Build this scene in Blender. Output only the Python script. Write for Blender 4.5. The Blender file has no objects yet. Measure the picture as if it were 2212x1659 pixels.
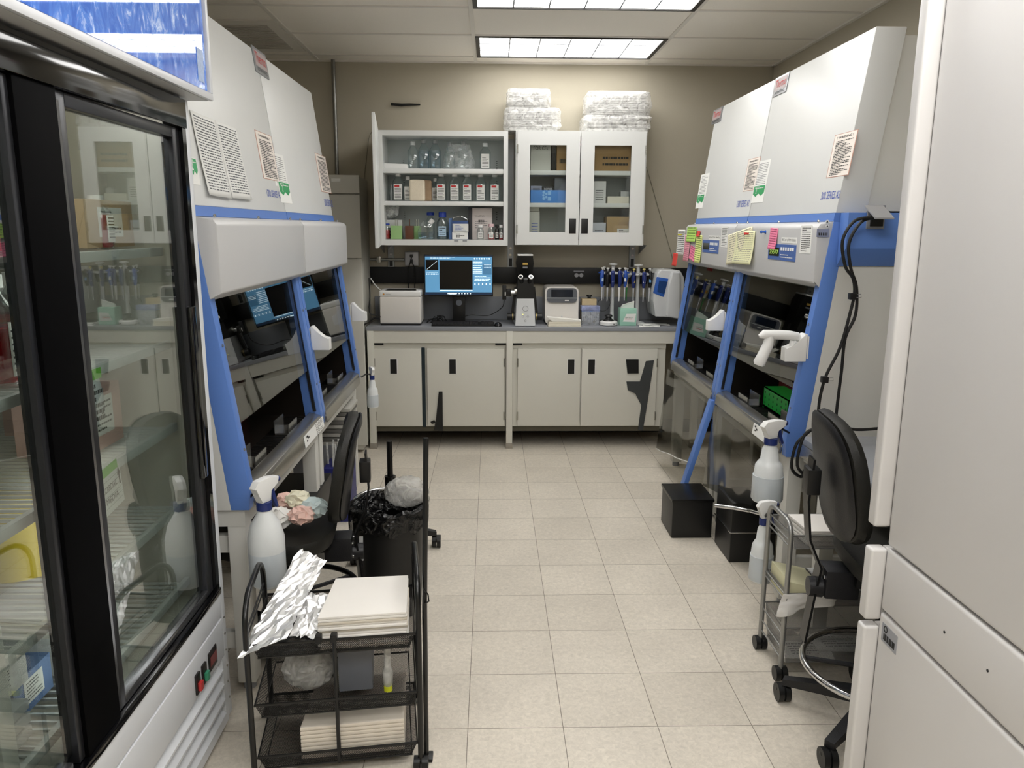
import bpy, bmesh, math, random
from mathutils import Vector, Matrix
random.seed(7)
C = bpy.context.scene.collection
S = bpy.context.scene
PI = math.pi
# ---------------------------------------------------------------- camera
F_PX, PITCH, YAW, CAM_H, ROLL = 1675.4, .1989, .0275, 1.57, .0054
cy_, sy_, cp_, sp_ = math.cos(YAW), math.sin(YAW), math.cos(PITCH), math.sin(PITCH)
R_ = Vector((cy_, -sy_, 0)); F_ = Vector((sy_*cp_, cy_*cp_, -sp_)); U_ = Vector((sy_*sp_, cy_*sp_, cp_))
RR = R_*math.cos(ROLL) + U_*math.sin(ROLL); UU = -R_*math.sin(ROLL) + U_*math.cos(ROLL)
CAMP = Vector((0, 0, CAM_H))
cam_data = bpy.data.cameras.new('camera'); cam = bpy.data.objects.new('camera', cam_data); C.objects.link(cam)
cam_data.lens = F_PX/2212*36; cam_data.sensor_width = 36; cam_data.clip_start = .02
mw = Matrix((( RR.x, UU.x, -F_.x, 0), (RR.y, UU.y, -F_.y, 0), (RR.z, UU.z, -F_.z, CAM_H), (0, 0, 0, 1)))
cam.matrix_world = mw
S.camera = cam
# world: faint neutral fill, the room itself is closed
w = bpy.data.worlds.new('world'); S.world = w; w.use_nodes = True
w.node_tree.nodes['Background'].inputs[0].default_value = (.8, .85, .9, 1)
w.node_tree.nodes['Background'].inputs[1].default_value = .3
S.view_settings.view_transform = 'Standard'; S.view_settings.look = 'None'; S.view_settings.gamma = 1
S.view_settings.exposure = EXPOSURE = 0.55
LIGHT_E = (5.6, 5.6, 6.5, 10.0, 10.0, 10.0)   # troffers from the back wall to behind the camera; the last is added fill
S.cycles.max_bounces = 10; S.cycles.transparent_max_bounces = 24; S.cycles.use_denoising = True
S.cycles.diffuse_bounces = 5; S.cycles.glossy_bounces = 5; S.cycles.sample_clamp_indirect = 6

def ray(px, py): 
    a, b = (px-1106)/F_PX, (py-829.5)/F_PX
    return RR*a - UU*b + F_
def onplane(px, py, p0, n):
    r = ray(px, py); n = Vector(n); p0 = Vector(p0)
    return CAMP + r*((p0-CAMP).dot(n)/r.dot(n))
def AY(px, py, Y): return onplane(px, py, (0, Y, 0), (0, 1, 0))
def AZ(px, py, Z): return onplane(px, py, (0, 0, Z), (0, 0, 1))
def AX(px, py, X): return onplane(px, py, (X, 0, 0), (1, 0, 0))
# ---------------------------------------------------------------- materials
def lin(c):
    if isinstance(c, str):
        c = c.lstrip('#'); c = [int(c[i:i+2], 16)/255 for i in (0, 2, 4)]
    return [x/12.92 if x <= .04045 else ((x+.055)/1.055)**2.4 for x in c]
_m = {}
def mat(name, col, rough=.5, metal=0, emit=0, alpha=1, trans=0, ior=1.45, var=.05, scale=6, bump=0, bscale=200, coat=0, spec=.5, emcol=None):
    if name in _m: return _m[name]
    m = bpy.data.materials.new(name); m.use_nodes = True; nt = m.node_tree; N = nt.nodes; L = nt.links
    p = N['Principled BSDF']; c = lin(col)
    tc = N.new('ShaderNodeTexCoord'); nz = N.new('ShaderNodeTexNoise'); nz.inputs['Scale'].default_value = scale; nz.inputs['Detail'].default_value = 4
    L.new(tc.outputs['Object'], nz.inputs['Vector'])
    mx = N.new('ShaderNodeMix'); mx.data_type = 'RGBA'
    mx.inputs['A'].default_value = [x*(1-var) for x in c]+[1]; mx.inputs['B'].default_value = [min(1, x*(1+var)) for x in c]+[1]
    L.new(nz.outputs['Fac'], mx.inputs['Factor']); L.new(mx.outputs['Result'], p.inputs['Base Color'])
    p.inputs['Roughness'].default_value = rough; p.inputs['Metallic'].default_value = metal
    p.inputs['IOR'].default_value = ior; p.inputs['Transmission Weight'].default_value = trans
    p.inputs['Coat Weight'].default_value = coat; p.inputs['Specular IOR Level'].default_value = spec
    p.inputs['Alpha'].default_value = alpha
    if emit:
        p.inputs['Emission Color'].default_value = lin(emcol or col)+[1]; p.inputs['Emission Strength'].default_value = emit
    if bump:
        n2 = N.new('ShaderNodeTexNoise'); n2.inputs['Scale'].default_value = bscale; n2.inputs['Detail'].default_value = 3
        L.new(tc.outputs['Object'], n2.inputs['Vector'])
        b = N.new('ShaderNodeBump'); b.inputs['Strength'].default_value = bump; b.inputs['Distance'].default_value = .004
        L.new(n2.outputs['Fac'], b.inputs['Height']); L.new(b.outputs['Normal'], p.inputs['Normal'])
    _m[name] = m; return m
def pane_mat(name, tint, ior=1.5, rough=0.0, extra=0.0):
    """thin clear sheet: what lies behind, tinted, plus a Fresnel reflection"""
    if name in _m: return _m[name]
    m = bpy.data.materials.new(name); m.use_nodes = True; nt = m.node_tree; N = nt.nodes; L = nt.links
    N.remove(N['Principled BSDF']); out = N['Material Output']
    t = N.new('ShaderNodeBsdfTransparent'); t.inputs[0].default_value = lin(tint)+[1]
    g = N.new('ShaderNodeBsdfGlossy'); g.inputs['Roughness'].default_value = rough
    f = N.new('ShaderNodeFresnel'); f.inputs['IOR'].default_value = ior
    ge = N.new('ShaderNodeNewGeometry'); mr = N.new('ShaderNodeMapRange'); mr.inputs['To Min'].default_value = ior; mr.inputs['To Max'].default_value = 1/ior
    L.new(ge.outputs['Backfacing'], mr.inputs['Value']); L.new(mr.outputs[0], f.inputs['IOR'])
    a = N.new('ShaderNodeMath'); a.operation = 'ADD'; a.inputs[1].default_value = extra; a.use_clamp = True
    mx = N.new('ShaderNodeMixShader'); L.new(f.outputs[0], a.inputs[0]); L.new(a.outputs[0], mx.inputs[0])
    L.new(t.outputs[0], mx.inputs[1]); L.new(g.outputs[0], mx.inputs[2]); L.new(mx.outputs[0], out.inputs[0])
    _m[name] = m; return m
def film_mat(name, col, op, rough=.3, wr=.6):
    """cloudy plastic film: partly see-through, crinkled"""
    if name in _m: return _m[name]
    m = bpy.data.materials.new(name); m.use_nodes = True; nt = m.node_tree; N = nt.nodes; L = nt.links
    p = N['Principled BSDF']; p.inputs['Base Color'].default_value = lin(col)+[1]; p.inputs['Roughness'].default_value = rough
    tc = N.new('ShaderNodeTexCoord'); nz = N.new('ShaderNodeTexNoise'); nz.inputs['Scale'].default_value = 22; nz.inputs['Distortion'].default_value = 1.5
    L.new(tc.outputs['Object'], nz.inputs['Vector'])
    b = N.new('ShaderNodeBump'); b.inputs['Strength'].default_value = wr; b.inputs['Distance'].default_value = .02
    L.new(nz.outputs['Fac'], b.inputs['Height']); L.new(b.outputs['Normal'], p.inputs['Normal'])
    mr = N.new('ShaderNodeMapRange'); mr.inputs['From Min'].default_value = .3; mr.inputs['From Max'].default_value = .7
    mr.inputs['To Min'].default_value = max(0, op-.2); mr.inputs['To Max'].default_value = min(1, op+.2)
    L.new(nz.outputs['Fac'], mr.inputs['Value']); L.new(mr.outputs[0], p.inputs['Alpha'])
    _m[name] = m; return m
def wiremesh_mat(name, col, n=260, width=.45, metal=.3):
    """fine woven wire mesh as holes in a sheet"""
    if name in _m: return _m[name]
    m = bpy.data.materials.new(name); m.use_nodes = True; nt = m.node_tree; N = nt.nodes; L = nt.links
    p = N['Principled BSDF']; p.inputs['Base Color'].default_value = lin(col)+[1]; p.inputs['Metallic'].default_value = metal; p.inputs['Roughness'].default_value = .4
    tc = N.new('ShaderNodeTexCoord'); sep = N.new('ShaderNodeSeparateXYZ'); L.new(tc.outputs['Object'], sep.inputs[0])
    def mth(op, a, b=None):
        k = N.new('ShaderNodeMath'); k.operation = op
        for i, v in enumerate((a, b)):
            if v is None: continue
            if isinstance(v, (int, float)): k.inputs[i].default_value = v
            else: L.new(v, k.inputs[i])
        return k.outputs[0]
    xy = mth('ADD', sep.outputs[0], sep.outputs[1])
    a = mth('MULTIPLY', mth('ADD', xy, sep.outputs[2]), n); b = mth('MULTIPLY', mth('SUBTRACT', mth('ADD', sep.outputs[0], mth('MULTIPLY', sep.outputs[1], -1.0)), sep.outputs[2]), n)
    c = mth('LESS_THAN', mth('FRACT', a), width); d = mth('LESS_THAN', mth('FRACT', b), width)
    L.new(mth('MAXIMUM', c, d), p.inputs['Alpha'])
    _m[name] = m; return m
# ---------------------------------------------------------------- mesh helpers
INV = {}
class MB:
    def __init__(s): s.bm = bmesh.new()
    def _add(s, verts, faces):
        vs = [s.bm.verts.new(v) for v in verts]
        out = []
        for f in faces:
            try: out.append(s.bm.faces.new([vs[i] for i in f]))
            except ValueError: pass
        return vs, out
    def box(s, x0, x1, y0, y1, z0, z1, bev=0, seg=2, rot=None):
        x0, x1 = sorted((x0, x1)); y0, y1 = sorted((y0, y1)); z0, z1 = sorted((z0, z1))
        v = [(x, y, z) for x in (x0, x1) for y in (y0, y1) for z in (z0, z1)]
        return s.hexa(v, bev, seg)
    def hexa(s, v, bev=0, seg=2):
        vs, fs = s._add(v, [(0, 1, 3, 2), (4, 6, 7, 5), (0, 4, 5, 1), (2, 3, 7, 6), (0, 2, 6, 4), (1, 5, 7, 3)])
        if bev: bmesh.ops.bevel(s.bm, geom=list({e for f in fs for e in f.edges}), offset=bev, segments=seg, profile=.6, affect='EDGES')
        return s
    def obox(s, c, ex, ey, ez, hx, hy, hz, bev=0):
        c, ex, ey, ez = map(Vector, (c, ex, ey, ez)); ex, ey, ez = ex.normalized(), ey.normalized(), ez.normalized()
        return s.hexa([c+ex*a*hx+ey*b*hy+ez*d*hz for a in (-1, 1) for b in (-1, 1) for d in (-1, 1)], bev)
    def prism(s, pts, vec, bev=0, seg=2):
        n = len(pts); vec = Vector(vec); v = [Vector(p) for p in pts]; v += [p+vec for p in v]
        vs, fs = s._add(v, [tuple(range(n))[::-1], tuple(range(n, 2*n))]+[(i, (i+1) % n, n+(i+1) % n, n+i) for i in range(n)])
        if bev: bmesh.ops.bevel(s.bm, geom=list({e for f in fs for e in f.edges}), offset=bev, segments=seg, profile=.6, affect='EDGES')
        return s
    def quad(s, *p): s._add([Vector(q) for q in p], [tuple(range(len(p)))]); return s
    def grid(s, fn, nu, nv, thick=0):
        vs = [fn(i/nu, j/nv) for j in range(nv+1) for i in range(nu+1)]
        s._add(vs, [(j*(nu+1)+i, j*(nu+1)+i+1, (j+1)*(nu+1)+i+1, (j+1)*(nu+1)+i) for j in range(nv) for i in range(nu)]); return s
    def tube(s, pts, r, n=8, closed=False, caps=True):
        P = [Vector(p) for p in pts]; N = len(P)
        rr = r if isinstance(r, (list, tuple)) else [r]*N
        rings = []; up = None
        for i in range(N):
            a = P[(i-1) % N] if (closed or i > 0) else P[i]; b = P[(i+1) % N] if (closed or i < N-1) else P[i]
            t = (b-a).normalized()
            if up is None:
                up = Vector((0, 0, 1)) if abs(t.z) < .9 else Vector((1, 0, 0))
            u = (up-t*up.dot(t)); 
            if u.length < 1e-4: u = t.orthogonal()
            u.normalize(); up = u; v = t.cross(u)
            k = 1.0
            rings.append([s.bm.verts.new(P[i]+(u*math.cos(2*PI*j/n)+v*math.sin(2*PI*j/n))*rr[i]*k) for j in range(n)])
        rng = range(N) if closed else range(N-1)
        for i in rng:
            A, B = rings[i], rings[(i+1) % N]
            for j in range(n):
                try: s.bm.faces.new((A[j], A[(j+1) % n], B[(j+1) % n], B[j]))
                except ValueError: pass
        if not closed and caps:
            s.bm.faces.new(rings[0][::-1]); s.bm.faces.new(rings[-1])
        return s
    def cyl(s, a, b, r, r2=None, n=20): return s.tube([a, b], [r, r if r2 is None else r2], n)
    def lathe(s, c, prof, n=24, ax=(0, 0, 1), sx=1, sy=1):
        c = Vector(c); az = Vector(ax).normalized(); ux = az.orthogonal().normalized() if abs(az.z) < .999 else Vector((1, 0, 0)); uy = az.cross(ux)
        rings = []
        for r, z in prof:
            rings.append([s.bm.verts.new(c+az*z+(ux*math.cos(2*PI*j/n)*sx+uy*math.sin(2*PI*j/n)*sy)*max(r, 1e-5)) for j in range(n)])
        for A, B in zip(rings, rings[1:]):
            for j in range(n): s.bm.faces.new((A[j], A[(j+1) % n], B[(j+1) % n], B[j]))
        s.bm.faces.new(rings[0][::-1]); s.bm.faces.new(rings[-1]); return s
    def loft(s, rings, caps=True):
        R = [[s.bm.verts.new(p) for p in r] for r in rings]; n = len(R[0])
        for A, B in zip(R, R[1:]):
            for j in range(n): s.bm.faces.new((A[j], A[(j+1) % n], B[(j+1) % n], B[j]))
        if caps: s.bm.faces.new(R[0][::-1]); s.bm.faces.new(R[-1])
        return s
    def ball(s, c, r, sc=(1, 1, 1), sub=2):
        g = bmesh.ops.create_icosphere(s.bm, subdivisions=sub, radius=r)
        for v in g['verts']: v.co = Vector((v.co.x*sc[0], v.co.y*sc[1], v.co.z*sc[2]))+Vector(c)
        return s
    def build(s, name, m, parent=None, local=False, thick=0, subd=0, flat=False):
        bm = s.bm
        bmesh.ops.recalc_face_normals(bm, faces=bm.faces)
        if parent is not None and not local:
            top = parent
            while top.parent: top = top.parent
            if top.name in INV: bmesh.ops.transform(bm, matrix=INV[top.name], verts=bm.verts)
        me = bpy.data.meshes.new(name); bm.to_mesh(me); bm.free()
        me.materials.append(m)
        if not flat:
            for p in me.polygons: p.use_smooth = True
            me.set_sharp_from_angle(angle=.7)
        o = bpy.data.objects.new(name, me); C.objects.link(o)
        if parent is not None: o.parent = parent
        if thick: q = o.modifiers.new('solid', 'SOLIDIFY'); q.thickness = thick; q.offset = 0
        if subd: q = o.modifiers.new('sub', 'SUBSURF'); q.levels = subd; q.render_levels = subd
        return o
def tag(o, label, cat, group=None, kind=None):
    o['label'] = label; o['category'] = cat
    if group: o['group'] = group
    if kind: o['kind'] = kind
    return o
def thing(name, label, cat, loc=(0, 0, 0), rz=0, group=None):
    o = bpy.data.objects.new(name, None); C.objects.link(o); o.empty_display_size = .05
    o.location = loc; o.rotation_euler = (0, 0, rz)
    INV[o.name] = (Matrix.Translation(Vector(loc)) @ Matrix.Rotation(rz, 4, 'Z')).inverted()
    return tag(o, label, cat, group)
def dup(o, loc, rz=None, label=None, parent=None):
    c = o.copy(); C.objects.link(c)
    if parent is None:
        c.location = loc
        if rz is not None: c.rotation_euler = (0, 0, rz)
        if label: c['label'] = label
    else: c.parent = parent
    for ch in [q for q in bpy.data.objects if q.parent == o]: dup(ch, None, parent=c)
    return c
def struct(name, mb, m, parent=None):
    o = mb.build(name, m, parent, flat=True)
    if parent is None: o['kind'] = 'structure'
    return o
def text(s, height, m, org, ud, vd, parent, name='lettering', width=None, align='C', thick=.0006, bold=0):
    """lettering standing in the plane (ud, vd), centred on org; height of capitals"""
    cu = bpy.data.curves.new('t', 'FONT'); cu.body = s; cu.size = 1; cu.align_x = 'CENTER'; cu.align_y = 'CENTER'; cu.offset = bold; cu.resolution_u = 3
    to = bpy.data.objects.new('t', cu); C.objects.link(to); dg = bpy.context.evaluated_depsgraph_get(); dg.update()
    me = bpy.data.meshes.new_from_object(to.evaluated_get(dg)); bpy.data.objects.remove(to); bpy.data.curves.remove(cu)
    ud = Vector(ud).normalized(); vd = Vector(vd).normalized(); nd = ud.cross(vd).normalized(); org = Vector(org)
    xs = [v.co.x for v in me.vertices]; ys = [v.co.y for v in me.vertices]
    if not xs: return None
    wx = max(xs)-min(xs); hy = max(ys)-min(ys); cx = (max(xs)+min(xs))/2; cyy = (max(ys)+min(ys))/2
    ky = height/hy; kx = (width/wx) if width else ky
    top = parent
    while top is not None and top.parent: top = top.parent
    iv = INV.get(top.name, Matrix()) if top is not None else Matrix()
    for v in me.vertices: v.co = iv @ (org+ud*(v.co.x-cx)*kx+vd*(v.co.y-cyy)*ky+nd*thick)
    me.name = name; me.materials.clear(); me.materials.append(m)
    o = bpy.data.objects.new(name, me); C.objects.link(o)
    if parent is not None: o.parent = parent
    return o
def lines(mb, org, ud, vd, w, h, n, fill=.45, seed=1, off=.0008, x0=.08):
    """rows of small print as dark bars broken into words"""
    rnd = random.Random(seed); ud = Vector(ud).normalized(); vd = Vector(vd).normalized(); nd = ud.cross(vd); org = Vector(org)
    for i in range(n):
        y = h/2-h*(i+.5)/n; x = -w/2+w*x0; e = w/2-w*.05
        if rnd.random() < .25: e -= w*rnd.uniform(.1, .5)
        while x < e:
            l = min(rnd.uniform(.04, .14)*w, e-x); t = h/n*fill/2
            a = org+nd*off
            mb.quad(a+ud*x+vd*(y-t), a+ud*(x+l)+vd*(y-t), a+ud*(x+l)+vd*(y+t), a+ud*x+vd*(y+t))
            x += l+w*.02
    return mb
def sheet(mb, org, ud, vd, w, h, off=0, thick=.0006, curl=0):
    ud = Vector(ud).normalized(); vd = Vector(vd).normalized(); nd = ud.cross(vd); org = Vector(org)+nd*off
    return mb.prism([org-ud*w/2-vd*h/2, org+ud*w/2-vd*h/2, org+ud*w/2+vd*h/2, org-ud*w/2+vd*h/2], nd*thick)
# common materials
WHITE = mat('white_enamel', '#d9dad8', .35, var=.02)
CREAM = mat('cream_enamel', '#d4d2c8', .4, var=.02)
STEEL = mat('stainless', '#b4b2ac', .25, .9, var=.05)
DSTEEL = mat('dark_stainless', '#4a443c', .3, .7, var=.1)
CHROME = mat('chrome', '#d0d0d0', .12, 1)
BLACK = mat('black_plastic', '#121212', .4, var=.1)
BLACKM = mat('black_metal', '#0c0c0d', .3, .2)
INK = mat('ink', '#262626', .7)
PAPER = mat('paper', '#e8e8e4', .8, var=.02)
BLUE = mat('blue_enamel', '#5b80c6', .35, var=.02)
BLUETX = mat('blue_ink', '#4a5fae', .5)
GREYP = mat('grey_plastic', '#8a8c90', .45)
LGREY = mat('light_grey_plastic', '#c9cbcc', .4, var=.02)
RED = mat('red_ink', '#c22a2a', .5)
GREENC = mat('green_card', '#2f9a5c', .5)
WPLAS = mat('white_plastic', '#e4e4e2', .35, var=.02)
CLEAR = pane_mat('clear_plastic', '#f3f6f6', 1.3, .05, .08)
# ================================================================= room shell
XL, XR, YB, YF, ZC = -1.75, 2.045, 5.90, -1.7, 2.73
def floor_mat():
    m = bpy.data.materials.new('vinyl_tiles'); m.use_nodes = True; nt = m.node_tree; N = nt.nodes; L = nt.links; p = N['Principled BSDF']
    tc = N.new('ShaderNodeTexCoord'); mp = N.new('ShaderNodeMapping'); L.new(tc.outputs['Object'], mp.inputs[0])
    mp.inputs['Location'].default_value = (.0742+.305*20, -2.2146+.305*20, 0)
    br = N.new('ShaderNodeTexBrick'); br.offset = 0; br.squash = 1; L.new(mp.outputs[0], br.inputs['Vector'])
    br.inputs['Scale'].default_value = 1; br.inputs['Brick Width'].default_value = .305; br.inputs['Row Height'].default_value = .305
    br.inputs['Mortar Size'].default_value = .0013; br.inputs['Mortar Smooth'].default_value = .3; br.inputs['Bias'].default_value = 0
    br.inputs['Color1'].default_value = lin('#cbc3b5')+[1]; br.inputs['Color2'].default_value = lin('#d5cdbf')+[1]; br.inputs['Mortar'].default_value = lin('#71695c')+[1]
    n1 = N.new('ShaderNodeTexNoise'); n1.inputs['Scale'].default_value = 60; n1.inputs['Detail'].default_value = 8; n1.inputs['Roughness'].default_value = .75; n1.inputs['Distortion'].default_value = .8
    n2 = N.new('ShaderNodeTexNoise'); n2.inputs['Scale'].default_value = 3.5; n2.inputs['Detail'].default_value = 5
    L.new(tc.outputs['Object'], n1.inputs[0]); L.new(tc.outputs['Object'], n2.inputs[0])
    r1 = N.new('ShaderNodeMapRange'); r1.inputs['From Min'].default_value = .3; r1.inputs['From Max'].default_value = .7; r1.inputs['To Min'].default_value = .82; r1.inputs['To Max'].default_value = 1.14
    r2 = N.new('ShaderNodeMapRange'); r2.inputs['From Min'].default_value = .3; r2.inputs['From Max'].default_value = .7; r2.inputs['To Min'].default_value = .93; r2.inputs['To Max'].default_value = 1.06
    L.new(n1.outputs['Fac'], r1.inputs[0]); L.new(n2.outputs['Fac'], r2.inputs[0])
    mu = N.new('ShaderNodeMath'); mu.operation = 'MULTIPLY'; L.new(r1.outputs[0], mu.inputs[0]); L.new(r2.outputs[0], mu.inputs[1])
    vm = N.new('ShaderNodeVectorMath'); vm.operation = 'SCALE'; L.new(br.outputs['Color'], vm.inputs[0]); L.new(mu.outputs[0], vm.inputs['Scale'])
    L.new(vm.outputs[0], p.inputs['Base Color']); p.inputs['Roughness'].default_value = .42; p.inputs['Specular IOR Level'].default_value = .4
    rr = N.new('ShaderNodeMapRange'); rr.inputs['To Min'].default_value = .3; rr.inputs['To Max'].default_value = .6; L.new(n2.outputs['Fac'], rr.inputs[0]); L.new(rr.outputs[0], p.inputs['Roughness'])
    b = N.new('ShaderNodeBump'); b.inputs['Strength'].default_value = .12; b.inputs['Distance'].default_value = .001; L.new(br.outputs['Fac'], b.inputs['Height']); b.invert = True; L.new(b.outputs[0], p.inputs['Normal'])
    return m
WALLM = mat('wall_paint', '#b3ac9b', .7, var=.02, scale=2, bump=.15, bscale=350)
CEILM = mat('ceiling_tile', '#f3eee5', .9, var=.04, scale=160, bump=.5, bscale=420)
TBAR = mat('ceiling_grid_metal', '#dedad2', .5, var=.02)
struct('floor', MB().box(XL-.1, XR+.1, YF-.1, YB+.1, -.1, 0), floor_mat())
struct('ceiling', MB().box(XL-.1, XR+.1, YF-.1, YB+.1, ZC, ZC+.08), CEILM)
struct('wall_back', MB().box(XL-.1, XR+.1, YB, YB+.1, 0, ZC), WALLM)
struct('wall_left', MB().box(XL-.1, XL, YF, YB, 0, ZC), WALLM)
struct('wall_right', MB().box(XR, XR+.1, YF, YB, 0, ZC), WALLM)
struct('wall_front', MB().box(XL-.1, XR+.1, YF-.1, YF, 0, ZC), WALLM)
g = MB()   # suspended grid: main runners and cross tees
for x in (-1.227, -.109, 1.11): g.box(x-.012, x+.012, YF, YB-.02, ZC-.006, ZC)
ys = [5.707-.61*i for i in range(13)]
for y in ys:
    if y > YF: g.box(XL, XR, y-.012, y+.012, ZC-.005, ZC)
g.box(XL, XR, YB-.024, YB, ZC-.01, ZC); g.box(XR-.024, XR, YF, YB, ZC-.01, ZC); g.box(XL, XL+.024, YF, YB, ZC-.01, ZC)
struct('trim_1', g, TBAR)
struct('baseboard_back', MB().box(XL, XR, YB-.012, YB, 0, .1), mat('black_rubber', '#2a2622', .6))
struct('baseboard_right', MB().box(XR-.012, XR, YF, YB-.012, 0, .1), mat('black_rubber', '#2a2622', .6))
# ---- recessed troffers
def diff_mat(e):
    m = bpy.data.materials.new('troffer_lens'); m.use_nodes = True; nt = m.node_tree; N = nt.nodes; L = nt.links; p = N['Principled BSDF']
    p.inputs['Base Color'].default_value = (.9, .9, .9, 1); p.inputs['Roughness'].default_value = .4
    tc = N.new('ShaderNodeTexCoord'); n = N.new('ShaderNodeTexNoise'); n.inputs['Scale'].default_value = 90; L.new(tc.outputs['Object'], n.inputs[0])
    r = N.new('ShaderNodeMapRange'); r.inputs['To Min'].default_value = e*.97; r.inputs['To Max'].default_value = e*1.03; L.new(n.outputs['Fac'], r.inputs[0])
    p.inputs['Emission Color'].default_value = (1, .985, .96, 1); L.new(r.outputs[0], p.inputs['Emission Strength']); return m

x0, x1 = -.097, 1.098
def troffer(y1, label, e, x0=x0, x1=x1):
    y0 = y1-.586; t = thing('ceiling_light', label, 'ceiling light', ((x0+x1)/2, (y0+y1)/2, ZC-.02), 0, 'recessed ceiling lights')
    f = MB(); b = .016
    f.box(x0, x1, y0, y0+b, ZC-.012, ZC); f.box(x0, x1, y1-b, y1, ZC-.012, ZC); f.box(x0, x0+b*1.6, y0+b, y1-b, ZC-.012, ZC); f.box(x1-b*1.6, x1, y0+b, y1-b, ZC-.012, ZC)
    f.build('frame', mat('troffer_frame', '#22201e', .5), t)
    MB().box(x0+b*1.6, x1-b*1.6, y0+b, y1-b, ZC-.004, ZC).build('lens', diff_mat(e), t)
    g = MB(); w = x1-x0-b*3.2
    for i in range(1, 6): g.box(x0+b*1.6+w*i/6-.004, x0+b*1.6+w*i/6+.004, y0+b, y1-b, ZC-.006, ZC-.004)
    for i in (1, 2): yy = y0+b+(y1-y0-2*b)*i/3; g.box(x0+b*1.6, x1-b*1.6, yy-.007, yy+.007, ZC-.0055, ZC-.004)
    g.build('louvre', mat('louvre', '#8a8f98', .5), t); return t
troffer(5.695, 'rectangular ceiling light nearest the back wall, above the wall cabinets', LIGHT_E[0])
troffer(4.475, 'rectangular ceiling light cut by the top edge, second from the back wall', LIGHT_E[1])
troffer(3.255, 'rectangular ceiling light in the middle of the room, out of sight overhead', LIGHT_E[2])
troffer(1.425, 'rectangular ceiling light over the freezer, out of sight overhead', LIGHT_E[3])
troffer(.205, 'rectangular ceiling light just behind the camera position', LIGHT_E[4])
troffer(-.405, 'rectangular ceiling light added as fill over the left aisle behind the camera', LIGHT_E[5], -1.215, -.121)  # unseen troffer added to brighten the freezer and fridge faces
t = thing('ceiling_vent', 'square slotted air vent panel in the ceiling above left safety cabinet', 'air vent', (-1.5, 5.2, ZC))
MB().box(-1.73, -1.245, 4.8, 5.6, ZC-.008, ZC-.0005).build('frame', TBAR, t)
v = MB()
for i in range(22): y = 4.9+i*.028; v.box(-1.73, -1.31, y, y+.016, ZC-.012, ZC-.008)
v.build('slats', mat('vent_slat', '#bdb9b0', .6), t)
# ================================================================= back wall fittings
def px(x, y, Y): p = AY(x, y, Y); return p.x, p.z
# conduit
tag(MB().cyl((-1.12, YB-.03, 1.0), (-1.12, YB-.03, ZC), .014).build('conduit', mat('galvanised', '#8f8f8b', .35, .8, var=.15, scale=40)), 'galvanised conduit running down the back wall from the ceiling', 'pipe')
t = thing('conduit', 'horizontal galvanised conduit leading to the wall outlet box', 'pipe', (-.9, YB-.03, 1.33))
MB().cyl((-.95, YB-.03, 1.332), (-.645, YB-.03, 1.332), .011).build('tube', mat('galvanised', '#8f8f8b'), t)
MB().box(-.85, -.82, YB-.046, YB, 1.31, 1.355, .003).build('clamp', STEEL, t)
t = thing('outlet_box', 'square metal wall outlet box with a black plug above the desk monitor', 'outlet', (-.59, YB, 1.34))
MB().box(-.642, -.538, YB-.045, YB, 1.288, 1.392, .004).build('box', mat('outlet_grey', '#9b9b9d', .4, .3), t)
MB().box(-.637, -.543, YB-.048, YB-.045, 1.293, 1.387, .002).build('faceplate', mat('faceplate', '#b6b6ba', .35, .3), t)
MB().box(-.602, -.578, YB-.075, YB-.048, 1.35, 1.372, .004).box(-.6, -.58, YB-.07, YB-.048, 1.305, 1.335, .004).build('plug', BLACK, t)
MB().tube([(-.59, YB-.06, 1.35), (-.6, YB-.07, 1.31), (-.615, YB-.06, 1.27), (-.62, YB-.05, 1.1), (-.6, YB-.04, .95)], .004).tube([(-.585, YB-.06, 1.31), (-.57, YB-.07, 1.28), (-.57, YB-.05, 1.1), (-.57, YB-.04, .95)], .004).build('cord', BLACK, t)
# black raceway
t = thing('wall_raceway', 'long black power raceway along the back wall above the counter', 'raceway', (.4, YB-.02, 1.155))
MB().box(-.93, 2.03, YB-.035, YB, 1.158, 1.278, .003).build('channel', mat('raceway_black', '#0b0b0c', .45), t)
for X in (.66, 1.02):
    f = MB().box(X-.04, X+.04, YB-.038, YB-.035, 1.246, 1.256, .001).build('label_strip', mat('label_grey', '#8d8d92', .5), t)
    for d in (-.018, .018): MB().cyl((X+d, YB-.04, 1.222), (X+d, YB-.035, 1.222), .0155).build('socket', mat('socket_grey', '#a8a8ac', .5), t)
# strut channels
for i, (X, lab) in enumerate([(-.745, 'grey steel wall strut below the left end of open cabinet'), (.145, 'grey steel wall strut in the gap between the wall cabinets'), (1.06, 'grey steel wall strut below the right end of glass door cabinet')]):
    t = thing('wall_strut', lab, 'wall bracket', (X, YB, 1.278), 0, 'struts carrying the wall cabinets')
    MB().box(X-.022, X+.022, YB-.03, YB, 1.279, 2.2).build('channel', mat('strut_grey', '#9a9c9c', .4, .4), t)
    MB().box(X-.012, X+.012, YB-.031, YB-.03, 1.285, 1.345).build('slot', INK, t)
    for z in (1.37, 1.42): MB().cyl((X, YB-.034, z), (X, YB-.029, z), .009).build('bolt', STEEL, t)
    if i != 1:
        s = -1 if i == 0 else 1
        MB().prism([(X+s*.05, YB-.3, 1.452), (X+s*.05, YB, 1.452), (X+s*.05, YB, 1.38)], (s*.004, 0, 0)).build('gusset', mat('strut_grey', '#9a9c9c'), t)
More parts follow.
